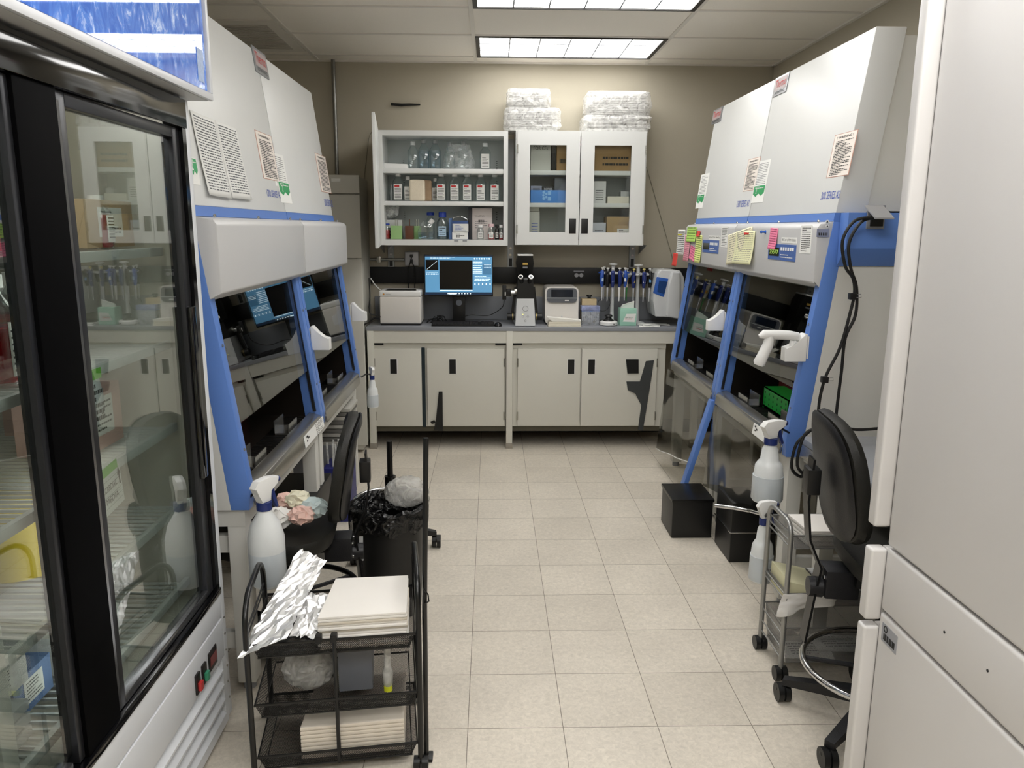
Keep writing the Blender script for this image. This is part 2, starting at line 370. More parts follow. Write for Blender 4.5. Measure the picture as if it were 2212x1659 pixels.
# ---------------------------------------------------------------- open wall cabinet
CY, CB = 5.56, YB-.035
INT = mat('cabinet_inside', '#b9bfbd', .5, var=.02)
t = thing('wall_cabinet', 'open white wall cabinet with shelves of bottles, left of glass door cabinet', 'cabinet', (-.33, 5.7, 1.445))
cx0, cx1, cz0, cz1 = -.775, .117, 1.445, 2.22
m = MB(); m.box(cx0, cx0+.03, CY, CB, cz0, cz1).box(cx1-.03, cx1, CY, CB, cz0, cz1).box(cx0+.03, cx1-.03, CY, CB, cz1-.035, cz1).box(cx0+.03, cx1-.03, CY, CB, cz0, cz0+.04)
m.build('carcass', WHITE, t)
b = MB().box(cx0+.03, cx1-.03, CB-.012, CB, cz0+.04, cz1-.035)
b.build('back_panel', INT, t)
SH = [1.967, 1.748, 1.485]   # top of each shelf surface
for z in SH[:2]: MB().box(cx0+.03, cx1-.03, CY+.008, CB-.012, z-.03, z, .002).build('shelf', WHITE, t)
for z0 in (SH[0]+.02, SH[1]+.1, SH[2]+.14):
    for X in (cx0+.14, cx1-.075):
        p = MB()
        for k in range(5): p.box(X-.004, X+.004, CB-.0135, CB-.012, z0+k*.013, z0+k*.013+.004)
        p.build('peg_holes', INK, t)
d = MB().hexa([(x, y, z) for x, y in ((-.790, CY-.002), (-.690, CY-.85), (-.77, CY-.002), (-.670, CY-.85)) for z in (cz0, cz1)], .003)
d.build('door', WHITE, t)
for cc in (-.26, -.2): MB().box(cc, cc+.03, CY-.003, CY, cz0+.028, cz0+.036).build('catch', GREYP, t)
# ---------------------------------------------------------------- glass door wall cabinet
t = thing('wall_cabinet', 'white wall cabinet with two glazed doors, above the pipette stands', 'cabinet', (.62, 5.7, 1.45))
gx0, gx1 = .17, 1.078
MB().box(gx0, gx0+.022, CY, CB, 1.45, 2.225).box(gx1-.022, gx1, CY, CB, 1.45, 2.225).box(gx0+.022, gx1-.022, CY, CB, 2.19, 2.225).box(gx0+.022, gx1-.022, CY, CB, 1.45, 1.485).build('carcass', WHITE, t)
MB().box(gx0+.022, gx1-.022, CB-.012, CB, 1.485, 2.19).build('back_panel', INT, t)
for z in (1.962, 1.742): MB().box(gx0+.022, gx1-.022, CY+.02, CB-.012, z-.03, z, .002).build('shelf', WHITE, t)
GL = pane_mat('cabinet_glass', '#f6f8f7', 1.45, 0, 0)
for side, (a, b_, wa, wb, hx) in enumerate([(1117, 1251, 1144, 1222, 1236), (1253, 1391, 1282, 1361, 1262)]):
    Y = CY-.001; X0 = px(a, 400, Y)[0]; X1 = px(b_, 400, Y)[0]; W0 = px(wa, 400, Y)[0]; W1 = px(wb, 400, Y)[0]; Z0, Z1, V0, V1 = 1.453, 2.222, 1.54, 2.128
    m = MB(); m.box(X0, W0, Y-.02, Y, Z0, Z1).box(W1, X1, Y-.02, Y, Z0, Z1).box(W0, W1, Y-.02, Y, Z0, V0).box(W0, W1, Y-.02, Y, V1, Z1)
    dd = m.build('door', WHITE, t)
    MB().box(W0, W1, Y-.012, Y-.009, V0, V1).build('pane', GL, dd)
    H = px(hx, 489, Y)[0]
    MB().box(H-.024, H+.024, Y-.022, Y-.0195, 1.532, 1.635, .001).build('handle', BLACK, dd)
    HX = X0 if side == 0 else X1
    for z in (1.56, 2.1): MB().cyl((HX, Y-.024, z-.03), (HX, Y-.024, z+.03), .005).build('hinge', STEEL, dd)
# ---------------------------------------------------------------- black bar above open cabinet
o = MB().tube([AY(845, 225, YB-.015), AY(868, 227, YB-.018), AY(885, 226, YB-.018), AY(908, 226, YB-.015)], [.008, .010, .008, .005], 10)
o.tube([AY(866, 226, YB-.018), AY(866, 226, YB-.001)], .005)
tag(o.build('wall_hook', BLACK), 'thin black bar mounted on the wall high above the open cabinet', 'hook')
# ---------------------------------------------------------------- counter and base cabinets
FY = 5.42
CT = mat('counter_laminate', '#8d9096', .25, var=.03, scale=60, spec=.6)
t = thing('worktop', 'long grey laminate worktop along the back wall', 'worktop', (.4, 5.6, .857))
MB().box(-.875, 1.9, FY, YB-.02, .857, .885, .003).build('top', CT, t)
tag(MB().box(-.875, 1.9, YB-.025, YB-.001, .886, 1.058, .002).build('backsplash', mat('backsplash', '#83868c', .35, var=.03)), 'grey backsplash panel standing on the long worktop against the wall', 'backsplash')
MB().box(.31, .3115, FY+.002, YB-.03, .885, .8855).build('seam', mat('seam', '#b9bcc0', .4), t)
FR = FY+.03
def base_cab(X0, X1, doors, label):
    t = thing('base_cabinet', label, 'cabinet', ((X0+X1)/2, 5.6, .15))
    m = MB().box(X0, X1, FR+.012, YB-.03, .155, .75)
    m.build('carcass', CREAM, t)
    MB().box(X0, X1, FR+.004, FR+.012, .73, .765).build('top_rail', CREAM, t)
    MB().box(X0, X1, FR+.03, YB-.03, .115, .155).build('plinth', mat('plinth', '#5a5648', .6), t)
    for (a, b, hx, hinge) in doors:
        A = px(a, 800, FR)[0]; B = px(b, 800, FR)[0]; H = px(hx, 800, FR)[0]
        d = MB().box(A, B, FR-.014, FR+.004, .165, .73, .002).build('door', CREAM, t)
        MB().box(H-.028, H+.028, FR-.0165, FR-.0135, .545, .658, .001).build('handle_frame', WPLAS, d)
        MB().box(H-.023, H+.023, FR-.018, FR-.016, .55, .653).build('handle', BLACK, d)
        HX = A if hinge < 0 else B
        for z in (.24, .63): MB().cyl((HX, FR-.016, z-.03), (HX, FR-.016, z+.03), .005).build('hinge', STEEL, d)
    return t
base_cab(-.835, .105, [(810, 911, 851, -1), (923, 1089, 978, 1)], 'cream two-door base cabinet under the monitor end of worktop')
base_cab(.155, 1.25, [(1118, 1253, 1233, -1), (1256, 1418, 1277, 1)], 'cream two-door base cabinet under the pipette end of worktop')
t = thing('bench_support', 'cream bench frame of legs and apron carrying the grey worktop', 'bench frame', (.2, 5.5, 0))
MB().box(-.87, 1.9, FR-.022, FR+.01, .77, .857).build('apron', CREAM, t)
for X in (-.87, .108, 1.45): MB().box(X, X+.045, FR-.03, FR+.018, .04, .857, .002).build('leg', CREAM, t)
for X in (-.87, .108, 1.45): MB().box(X-.002, X+.047, FR-.032, FR+.02, 0, .04, .001).build('leg_foot', mat('foot_grey', '#a09a90', .4, .4), t)
for X0, X1 in ((-.825, -.76), (.03, .105), (.155, .22)): MB().box(X0, X1, FR-.003, FR+.003, .752, .768).build('gap', BLACK, t)  # black strips put in for the shade in the gaps below the apron
MB().box(px(912, 840, FR)[0], px(919, 840, FR)[0], FR-.01, FR+.0125, .156, .735).build('gap', mat('gap_shade', '#16262c', .5), [o for o in C.objects if o.get('label', '').startswith('cream two-door base cabinet under the monitor')][0])  # dark strip carries the shade of the open gap between the doors
# ================================================================= safety cabinets
SL = .138
BK = {1: -1.66, -1: 1.975}
def FX(s, z): return (-1.0+SL*(2.3-z)) if s > 0 else (1.41-SL*(2.3-z))
def frame_(s): return (Vector((0, s, 0)), Vector((-s*SL, 0, 1)).normalized(), Vector((s, 0, SL)).normalized())
def onfront(s, x, y): return onplane(x, y, (FX(s, 1), 0, 1), (1, 0, s*SL))
HXp = {1: -.832, -1: 1.253}
def onhead(s, x, y): return AX(x, y, HXp[s])
def rect(fn, s, x0, y0, x1, y1):
    xm, ym = (x0+x1)/2, (y0+y1)/2; a, b, c, d = fn(s, x0, ym), fn(s, x1, ym), fn(s, xm, y0), fn(s, xm, y1)
    return fn(s, xm, ym), (b-a).length, (d-c).length
INTM = mat('shaded_chamber_steel', '#4a433e', .3, .85, var=.15)  # stainless darkened: the shade of the unlit chamber is in the colour
SASH = pane_mat('sash_glass', '#c9cfc9', 1.6, 0, .06)
BEIGE = mat('beige_enamel', '#d0cfc9', .4, var=.02)
HEADM = mat('head_plastic', '#c6c6c6', .35, var=.02)
def bsc(s, y0, y1, label, sidegap=.004):
    y0 += sidegap; y1 -= sidegap; bk = BK[s]
    t = thing('safety_cabinet', label, 'safety cabinet', (FX(s, .66), (y0+y1)/2, .66), 0, 'biological safety cabinets')
    P = lambda z, d=0: (FX(s, z)-s*d, z)          # point on the front plane, d behind it
    def pr(pts, a=y0, b=y1, bev=0): return MB().prism([(x, a, z) for x, z in pts], (0, b-a, 0), bev)
    pr([P(2.30), P(1.632), P(1.632, .12), P(2.30, .115)], bev=.004).build('front_panel', WHITE, t)
    pr([P(2.272, .117), P(1.64, .122), (bk, 1.64), (bk, 2.272)], y0+.008, y1-.008).build('upper_body', BEIGE, t)
    pr([P(1.632, -.002), P(1.60, -.002), (bk, 1.60), (bk, 1.632)]).build('blue_band', BLUE, t)
    # lower shell
    for a, b, nm in ((y0, y0+.03, 1), (y1-.03, y1, 1)):
        pr([P(1.60, .05), P(.66, .05), (bk, .66), (bk, 1.60)], a, b).build('side_panel', BEIGE, t)
    for a, b in ((y0-.001, y0+.045), (y1-.045, y1+.001)):
        f = pr([P(1.60, 0), P(.72, 0), P(.66, .015), P(.66, .075), P(1.60, .055)], a, b, .003).build('blue_frame', BLUE, t)
        for z in (1.2, .86, .70): q = Vector((FX(s, z), (a+b)/2, z)); MB().cyl(q, q+frame_(s)[2]*.003, .005, n=10).build('screw', STEEL, f)
        u = s
        pr([P(1.58, .018), P(.74, .018), P(.74, .03), P(1.58, .03)], (b if a < y0+.01 else a-.012), (b+.012 if a < y0+.01 else a)).build('sash_track', BLACK, t)
    ib = bk+s*.09
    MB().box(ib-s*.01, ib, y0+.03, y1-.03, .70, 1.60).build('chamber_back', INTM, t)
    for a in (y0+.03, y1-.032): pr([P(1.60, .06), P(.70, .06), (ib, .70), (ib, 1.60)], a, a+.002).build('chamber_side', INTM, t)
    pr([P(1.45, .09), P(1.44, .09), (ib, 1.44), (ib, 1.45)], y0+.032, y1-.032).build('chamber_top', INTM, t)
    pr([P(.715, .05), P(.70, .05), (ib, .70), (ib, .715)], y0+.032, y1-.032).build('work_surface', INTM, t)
    gr = MB()
    for k in range(60):
        yy = y0+.06+(y1-y0-.12)*k/59
        gr.box(FX(s, .71)-s*.06, FX(s, .71)-s*.16, yy-.002, yy+.002, .7155, .717)
    gr.build('grille', BLACK, t)
    pr([P(.735, .05), P(.722, .005), P(.71, 0), P(.662, 0), P(.662, .012), P(.70, .012), P(.715, .05)], y0+.046, y1-.046, .002).build('air_foil', STEEL, t)
    pr([P(.675, .06), P(.662, .06), (bk, .662), (bk, .675)], y0+.03, y1-.03).build('base_panel', BEIGE, t)
    for c in (.3, .72):
        yc = y0+(y1-y0)*c; X = FX(s, .74)-s*.12
        MB().box(X, X+s*.06, yc-.07, yc+.07, .717, .724).box(X+s*.058, X+s*.062, yc-.07, yc+.07, .717, .76).box(X, X+s*.004, yc-.07, yc+.07, .717, .775).build('arm_rest', STEEL, t)
    # sash
    pr([P(1.40, .020), P(.93, .020), P(.93, .026), P(1.40, .026)], y0+.05, y1-.05).build('sash', SASH, t)
    # head
    hx = HXp[s]
    h = pr([(FX(s, 1.597)+0, 1.599), (hx-s*.012, 1.592), (hx, 1.575), (hx-s*0, 1.365), (hx-s*.055, 1.338), (FX(s, 1.34)-s*.03, 1.338), (FX(s, 1.598)-s*.03, 1.599)], y0+.002, y1-.002, .006)
    h.build('control_head', HEADM, t)
    for c in (.08, .5, .92): yc = y0+(y1-y0)*c; MB().ball((hx-s*.035, yc, 1.602), .006, sub=1).build('head_screw', STEEL, t)
    # stand
    st = thing('cabinet_stand', label.replace('safety cabinet', 'steel stand under safety cabinet') if 0 else 'cream steel stand carrying the '+label.split(',')[0].replace('biological ', ''), 'stand', (FX(s, .66)-s*.3, (y0+y1)/2, 0), 0, 'stands under the safety cabinets')
    fx = FX(s, .66)-s*.035
    MB().box(fx, fx-s*.6, y0+.01, y1-.01, .60, .659).build('top_frame', BEIGE, st)
    for X in (fx, fx-s*.54):
        for yy in (y0+.012, y1-.077):
            l = MB().box(X, X-s*.06, yy, yy+.065, .03, .60, .003).build('leg', BEIGE, st)
            MB().cyl((X-s*.03, yy+.032, 0), (X-s*.03, yy+.032, .03), .022).build('foot', GREYP, l)
    for z in (.15, .50):
        MB().box(fx-s*.06, fx-s*.54, y0+.03, y0+.06, z, z+.06).build('cross_bar', BEIGE, st)
    return t
LN = bsc(1, 2.42, 3.54, 'near biological safety cabinet on the left, next to the glass door fridge')
LF = bsc(1, 3.54, 4.58, 'far biological safety cabinet on the left, next to the tall grey cupboard')
RN = bsc(-1, 3.00, 4.03, 'near biological safety cabinet on the right, holding the hanging pipette gun')
RF = bsc(-1, 4.03, 5.06, 'far biological safety cabinet on the right, nearest the back counter')
# ---- badges, print, labels that belong to each cabinet
def badge(t, s, x0, y0, x1, y1):
    o, w_, h_ = rect(onfront, s, x0, y0, x1, y1); u, v, n = frame_(s)
    b = sheet(MB(), o, u, v, w_, h_, 0, .004).build('badge', mat('badge_grey', '#8b8d90', .3, .5), t)
    sheet(MB(), o+v*h_*.08, u, v, w_*.86, h_*.62, .004, .0008).build('badge_panel', mat('badge_panel', '#b9b4b4' if s < 0 else '#a89a9a', .4), b)
    text('Thermo', h_*.42, RED, o+v*h_*.12, u, v, b, width=w_*.76, thick=.0055)
    text('SCIENTIFIC', h_*.13, INK, o-v*h_*.34, u, v, b, width=w_*.7, thick=.0055)
badge(LF, 1, 549, 116, 574, 156); badge(RN, -1, 1675, 167, 1701, 200); badge(RF, -1, 1541, 238, 1559, 262)
def series(t, s, x0, y0, x1, y1, txt='1300 SERIES A2'):
    o, w_, h_ = rect(onfront, s, x0, y0, x1, y1); u, v, n = frame_(s)
    text(txt, h_, BLUETX, o, u, v, t, 'series_lettering', width=w_, bold=.01)
series(LN, 1, 577, 413, 606, 425); series(LF, 1, 701, 433, 718, 444); series(RN, -1, 1774, 414, 1814, 429, '300 SERIES A2'); series(RF, -1, 1592, 434, 1618, 446)
WARN = mat('warning_label', '#ece3da', .5)
def warning(t, s, x0, y0, x1, y1, n=11):
    o, w_, h_ = rect(onfront, s, x0, y0, x1, y1); u, v, nn = frame_(s)
    b = sheet(MB(), o, u, v, w_, h_).build('warning_label', mat('warning_border', '#b98d7c', .5), t)
    sheet(MB(), o, u, v, w_*.94, h_*.97, .0007).build('label_face', WARN, b)
    text('! WARNING !', h_*.055, INK, o+v*h_*.41, u, v, b, width=w_*.7, thick=.0018, bold=.02)
    lines(MB(), o-v*h_*.06, u, v, w_*.86, h_*.8, n*2, .5, seed=int(x0), off=.0018).build('printed_lines', INK, b)
warning(LN, 1, 561, 299, 594, 378); warning(LF, 1, 688, 346, 709, 405); warning(RN, -1, 1795, 293, 1842, 375); warning(RF, -1, 1611, 348, 1636, 406)
def card(t, s, d, g):
    """white service slip with a green card under it"""
    u, v, nn = frame_(s)
    if d:
        o, w_, h_ = rect(onfront, s, *d); b = sheet(MB(), o, u, v, w_, h_).build('service_slip', PAPER, t)
        lines(MB(), o, u, v, w_*.85, h_*.85, 14, .35, seed=int(d[0])).build('printed_lines', mat('faint_ink', '#77777a', .7), b)
    o, w_, h_ = rect(onfront, s, *g); b = sheet(MB(), o, u, v, w_, h_, .0006).build('green_card', PAPER, t)
    a = o+nn*.0016
    MB().prism([a+u*x*w_/2+v*y*h_/2 for x, y in ((-.9, 0), (-.4, -.3), (0, .05), (.5, -.25), (.9, .1), (.9, .92), (-.9, .92))], nn*.0005).build('green_field', GREENC, b)
    text('2', h_*.3, PAPER, o+v*h_*.18-u*w_*.2, u, v, b, thick=.0026)
    lines(MB(), o+v*h_*.36, u, v, w_*.8, h_*.14, 2, .5, off=.0026).build('printed_lines', PAPER, b)
card(LN, 1, (590, 340, 617, 396), (604, 398, 627, 434)); card(RN, -1, (1633, 352, 1659, 402), (1626, 403, 1651, 435)); card(RF, -1, (1511, 381, 1528, 421), (1505, 423, 1520, 447))
card(LN, 1, None, (411, 345, 427, 394))
# vertical scratches between right units
# ---- control panels on heads (right units)
def panel(t, s, x0, y0, x1, y1, digits, name):
    o, w_, h_ = rect(onhead, s, x0, y0, x1, y1); u = Vector((0, s, 0)); v = Vector((0, 0, 1)); n = u.cross(v)
    b = sheet(MB(), o, u, v, w_, h_, 0, .002).build('control_panel', mat('panel_blue', '#4a68a8', .4), t)
    sheet(MB(), o-u*w_*.27, u, v, w_*.38, h_*.52, .002, .001).build('display', mat('display_dark', '#1f2616', .2), b)
    if digits: text(digits, h_*.26, mat('led_green', '#8fb04a', .4, emit=.8), o-u*w_*.27, u, v, b, 'digits', width=w_*.33, thick=.0035)
    for i in range(6): sheet(MB(), o+u*w_*(.0+i*.082)+v*h_*.22, u, v, w_*.05, h_*.2, .002, .001).build('button', PAPER, b)
    lines(MB(), o+u*w_*.18-v*h_*.22, u, v, w_*.5, h_*.3, 2, .35, seed=3, off=.0024).build('printed_lines', PAPER, b)
panel(RN, -1, 1659, 528, 1718, 562, '25577', '')
panel(RF, -1, 1518, 519, 1552, 546, '', '')
def headlabel(t, s, x0, y0, x1, y1, txt=None, n=0, col=PAPER):
    o, w_, h_ = rect(onhead, s, x0, y0, x1, y1); u = Vector((0, s, 0)); v = Vector((0, 0, 1))
    b = sheet(MB(), o, u, v, w_, h_, 0, .001).build('label', col, t)
    if txt: text(txt, h_*.5, INK, o, u, v, b, width=w_*.88, thick=.0014)
    if n: lines(MB(), o, u, v, w_*.9, h_*.9, n, .4, seed=int(x0), off=.0012).build('printed_lines', INK, b)
headlabel(RN, -1, 1688, 513, 1721, 525, 'BSC #1 (STEM CELL)'); headlabel(RF, -1, 1531, 509, 1556, 518, 'BSC #2 (TOTAL PRIMATE)')
headlabel(RN, -1, 1729, 488, 1753, 547, None, 12); headlabel(RF, -1, 1558, 490, 1572, 534, None, 12)
# asset tag and triangle stickers on the near end of the right head
def nearend(x0, y0, x1, y1, Y=3.003):
    a, b, c, d = AY(x0, (y0+y1)/2, Y), AY(x1, (y0+y1)/2, Y), AY((x0+x1)/2, y0, Y), AY((x0+x1)/2, y1, Y)
    return AY((x0+x1)/2, (y0+y1)/2, Y), (b-a).length, (d-c).length
ux, uz = Vector((1, 0, 0)), Vector((0, 0, 1))
o, w_, h_ = nearend(1764, 495, 1791, 512); b = sheet(MB(), o, ux, uz, w_, h_, 0, .001).build('asset_tag', mat('asset_tag', '#8e93a8', .4), RN)
m = MB()
for i, k in enumerate((0, .1, .16, .28, .36, .5, .55, .68, .78, .88)): m.box(o.x-w_*.4+w_*.8*k, o.x-w_*.4+w_*.8*k+w_*.05, o.y-.0015, o.y-.001, o.z-h_*.3, o.z+h_*.05)
m.build('barcode', INK, b)
for y in (479, 489):
    o, w_, h_ = nearend(1783, y-4, 1791, y+4)
    q = MB().cyl(o, o-Vector((0, .001, 0)), w_/2).build('hazard_sticker', PAPER, RN)
    MB().prism([o+ux*a*w_*.3+uz*c*w_*.3-Vector((0, .001, 0)) for a, c in ((-1, -.7), (1, -.7), (0, 1))], (0, -.0005, 0)).build('triangle', INK, q)
# stickers on the air foils
def foil(t, s, x0, y0, x1, y1, n=1):
    a, b = onfront(s, x0, (y0)), onfront(s, x1, (y1)); z = .687; u, v, nn = frame_(s)
    yc = (a.y+b.y)/2; o = Vector((FX(s, z), yc, z)); w_ = abs(a.y-b.y)
    k = sheet(MB(), o, u, v, w_, .05, .001, .001).build('spec_label', PAPER, t)
    lines(MB(), o+u*w_*.25, u, v, w_*.4, .045, 7, .4, off=.0022, seed=5).build('printed_lines', INK, k)
    m = MB()
    for i, (du, dv) in enumerate([(-.4, .3), (-.33, .1), (-.4, -.1), (-.25, -.25)]): m.box(o.x+s*.003, o.x+s*.002, o.y+s*w_*du, o.y+s*w_*(du+.05), o.z+.05*dv-.004, o.z+.05*dv+.004)
    m.build('symbols', INK, k)
foil(LN, 1, 658, 960, 700, 920); foil(RN, -1, 1628, 920, 1672, 960)
# ---- outlet hood on the near end of the right unit
q = MB().prism([(1.335, 2.998, 1.632), (1.335, 2.93, 1.632), (1.335, 2.93, 1.50), (1.335, 2.998, 1.43)], (.6, 0, 0), .002).build('outlet_hood', BLUE, RN)
ox0, ox1 = AY(1873, 470, 2.925).x, AY(1911, 470, 2.925).x; oz0, oz1 = AY(1890, 495, 2.925).z, AY(1890, 443, 2.925).z
pl = MB().box(ox0, ox1, 2.922, 2.93, oz0, oz1, .002).build('outlet_plate', GREYP, q)
MB().box(ox0+.012, ox1-.01, 2.912, 2.922, oz0+.01, oz1-.02).build('socket', BLACK, pl)
MB().hexa([(x, y, z+dz) for x in (ox0-.015, ox1-.012) for y, z in ((2.92, oz1-.004), (2.83, oz1-.05)) for dz in (-.003, .003)]).build('outlet_cover', mat('outlet_grey2', '#a6a6a8', .4, .3), q)
# power cables
K = mat('black_rubber_cable', '#0b0b0b', .5)
def cab(name, label, pts, Y, r=.006, cat='cable', m=None, dy=None):
    P = [AY(x, y, Y if dy is None else Y+dy[i]) for i, (x, y) in enumerate(pts)]
    # smooth
    Q = []
    for i in range(len(P)-1):
        p0, p1, p2, p3 = P[max(i-1, 0)], P[i], P[i+1], P[min(i+2, len(P)-1)]
        for k in range(5):
            t = k/5; Q.append(.5*((2*p1)+(p2-p0)*t+(2*p0-5*p1+4*p2-p3)*t*t+(3*p1-p0-3*p2+p3)*t**3))
    Q.append(P[-1])
    return tag(MB().tube(Q, r).build(name, m or K), label, cat)
cab('power_cable', 'black power cable from the blue hood, looping leftmost down the side panel', [(1880, 470), (1845, 478), (1820, 520), (1826, 575), (1842, 600), (1846, 630), (1838, 670), (1815, 750), (1785, 810), (1771, 860), (1764, 915), (1745, 935), (1720, 960), (1710, 1010), (1730, 1030), (1738, 1015)], 2.86)
cab('power_cable', 'black power cable from the blue hood, hanging further right down the side', [(1890, 470), (1860, 480), (1834, 525), (1838, 580), (1850, 620), (1848, 680), (1826, 730), (1818, 800), (1808, 880), (1803, 935)], 2.87)
cab('power_cable', 'black cable looped at bench height behind the right chair backrest', [(1745, 1030), (1722, 1005), (1735, 945), (1760, 925), (1800, 920), (1850, 928), (1905, 925)], 2.84)
for (x, y, lab) in [(1841, 640, 'black binder clip on the cables, upper one'), (1781, 820, 'black binder clip on the cables, lower one')]:
    p = AY(x, y, 2.85); t = thing('binder_clip', lab, 'binder clip', p, 0, 'binder clips on the cables')
    MB().box(p.x-.012, p.x+.012, p.y-.012, p.y+.012, p.z-.012, p.z+.012, .003).build('clip', BLACK, t)
    MB().tube([p+Vector((.012, 0, .005)), p+Vector((.032, 0, .008)), p+Vector((.034, 0, -.004)), p+Vector((.012, 0, -.005))], .0012).build('wire_handle', CHROME, t)
# ---- holders on sash edges
def holder(s, x, y, label):
    p = onfront(s, x, y); t = thing('pipette_holder', label, 'holder', p, 0, 'white pipette gun holders on the blue frames')
    prof = [(0, -.06), (.085, -.06), (.085, -.005), (.055, .0), (.03, .02), (.012, .05), (0, .05)]
    MB().prism([p+Vector((s*a, -.012, b)) for a, b in prof], (0, .05, 0), .004).build('cradle', WPLAS, t)
    MB().box(p.x-s*.002, p.x-s*.008, p.y-.01, p.y+.03, p.z-.05, p.z+.04, .002).build('back_plate', WPLAS, t)
    return p
holder(1, 672, 728, 'white plastic cradle on the blue frame between the two left safety cabinets')
holder(1, 760, 672, 'white plastic cradle on the far end of the far left safety cabinet')
holder(-1, 1563, 690, 'white plastic cradle on the blue frame between the two right safety cabinets')
hp = holder(-1, 1741, 748, 'white plastic cradle carrying the pipette gun on near right cabinet')
# pipette gun hanging in the near right holder
Yg = hp.y-.0
t = thing('pipette_gun', 'white pistol-grip pipette controller resting in the right cradle', 'pipette controller', AY(1700, 740, Yg))
def R(x, y, d=0): p = AY(x, y, Yg+.012); return p
body = MB().tube([R(1640, 727), R(1650, 722), R(1680, 723), R(1705, 724), R(1722, 727), R(1728, 733)], [.008, .018, .019, .018, .017, .010], 14)
body.build('barrel', WPLAS, t)
MB().tube([R(1664, 724), R(1659, 745), R(1648, 768), R(1640, 784), R(1638, 789)], [.017, .021, .022, .024, .018], 14).build('grip', WPLAS, t)
MB().box(R(1650, 716).x, R(1685, 716).x, Yg-.004, Yg+.02, R(0, 719).z, R(0, 715).z, .002).build('top_strip', BLACK, t)
MB().cyl(R(1676, 742)-Vector((.01, 0, 0)), R(1672, 742)-Vector((.02, 0, 0)), .006).cyl(R(1672, 750)-Vector((.0, 0, 0)), R(1662, 750), .006).build('triggers', BLACK, t)
MB().cyl(R(1712, 735), R(1708, 762), .010).build('nose_cone', WPLAS, t)
# green tube racks in the near right chamber
for (x0, x1, y0, y1, X, lab) in [(1650, 1705, 797, 842, 1.33, 'bright green tube rack with round holes inside the near right cabinet')]:
    a = AX(x1, y1, X); b = AX(x0, y1, X); zt = .82
    t = thing('tube_rack', lab, 'tube rack', (X+.05, (a.y+b.y)/2, .716))
    gm = mat('rack_green', '#1f9c3c', .4)
    MB().box(X, X+.1, a.y, b.y, .722, .732).box(X, X+.1, a.y, b.y, zt-.006, zt).box(X, X+.1, a.y, a.y+.004, .716, zt).box(X, X+.1, b.y-.004, b.y, .716, zt).box(X, X+.003, a.y, b.y, .722, zt).build('frame', gm, t)
    m = MB()
    for i in range(6):
        for k in range(3): m.cyl((X-.001, a.y+(b.y-a.y)*(i+.5)/6, .745+k*.025), (X, a.y+(b.y-a.y)*(i+.5)/6, .745+k*.025), .006, n=10)
    m.build('holes', mat('rack_dark', '#0c4a1c', .5), t)
t = thing('storage_bin', 'dark red box standing inside the near right cabinet', 'box', (1.5, 3.55, .716))
MB().box(1.45, 1.75, 3.45, 3.8, .716, .95, .004).build('box', mat('dark_red', '#5a1712', .5), t)
t = thing('storage_bin', 'dark red box standing inside the near left cabinet', 'box', (-1.2, 3.3, .716))
MB().box(-1.45, -1.1, 3.15, 3.45, .716, 1.0, .004).build('box', mat('dark_red', '#5a1712', .5), t)
t = thing('pen', 'white capped marker lying inside the near left cabinet', 'pen', (-.95, 2.6, .72))
MB().cyl((-1.0, 2.62, .726), (-.98, 2.75, .726), .007).build('barrel', WPLAS, t); MB().cyl((-.98, 2.75, .726), (-.975, 2.78, .726), .0075).build('cap', BLACK, t)
# ---------------------------------------------------------------- papers taped / pinned on
def note(name, label, fn, s, x0, y0, x1, y1, col, n=0, tilt=0, group=None, up=(0, 0, 1), ink=INK, pin=None, curl=.004, cat='note', seed=1, flat=None):
    o, w_, h_ = rect(fn, s, x0, y0, x1, y1)
    u = Vector((0, s, 0)); v = Vector((-s*SL, 0, 1)).normalized() if fn is onfront else Vector((0, 0, 1)); nn = u.cross(v)
    c, sn = math.cos(tilt), math.sin(tilt); u, v = u*c+v*sn, v*c-u*sn
    t = thing(name, label, cat, o, 0, group)
    m = MB(); m.grid(lambda a, b: o+u*w_*(a-.5)+v*h_*(b-.5)+nn*(.002+curl*((1-b)**2)*2+curl*.6*math.sin(a*7+seed)*.5+curl*.3), 8, 10)
    m.build('sheet', col, t, thick=.0004)
    if n:
        L_ = MB(); rnd = random.Random(seed)
        for i in range(n):
            b = .95-.9*i/n; a = .08
            while a < .92:
                l = rnd.uniform(.05, .16); e = min(a+l, .94)
                f = lambda a_, b_: o+u*w_*(a_-.5)+v*h_*(b_-.5)+nn*(.0028+curl*((1-b_)**2)*2+curl*.6*math.sin(a_*7+seed)*.5+curl*.3)
                k = .17/n
                L_.quad(f(a, b-k), f(e, b-k), f(e, b+k), f(a, b+k)); a = e+.025
            if rnd.random() < .3: pass
        L_.build('printed_lines', ink, t)
    if pin:
        pp = fn(s, pin[0], pin[1]); pm = mat('pin_'+pin[2], pin[2], .4)
        MB().cyl(pp, pp+nn*.02, .0045).ball(pp+nn*.024, .007, sub=1).build('magnet_pin', pm, t)
    return t
note('paper_sheet', 'printed instruction sheet taped on near left cabinet, the one closer to fridge', onfront, 1, 429, 266, 478, 411, PAPER, 26, -.02, 'instruction sheets', seed=2, cat='paper', ink=mat('print_grey', '#5a5c60', .7))
note('paper_sheet', 'printed instruction sheet taped on near left cabinet, the one farther from fridge', onfront, 1, 482, 286, 524, 416, PAPER, 26, .0, 'instruction sheets', seed=5, cat='paper', ink=mat('print_grey', '#5a5c60', .7))
YEL = mat('yellow_paper', '#ecebc0', .8, var=.02); PINK = mat('pink_note', '#f087a8', .8, var=.02); LIME = mat('lime_note', '#b8e070', .8, var=.02); CREAMP = mat('cream_paper', '#ece6c8', .8, var=.02)
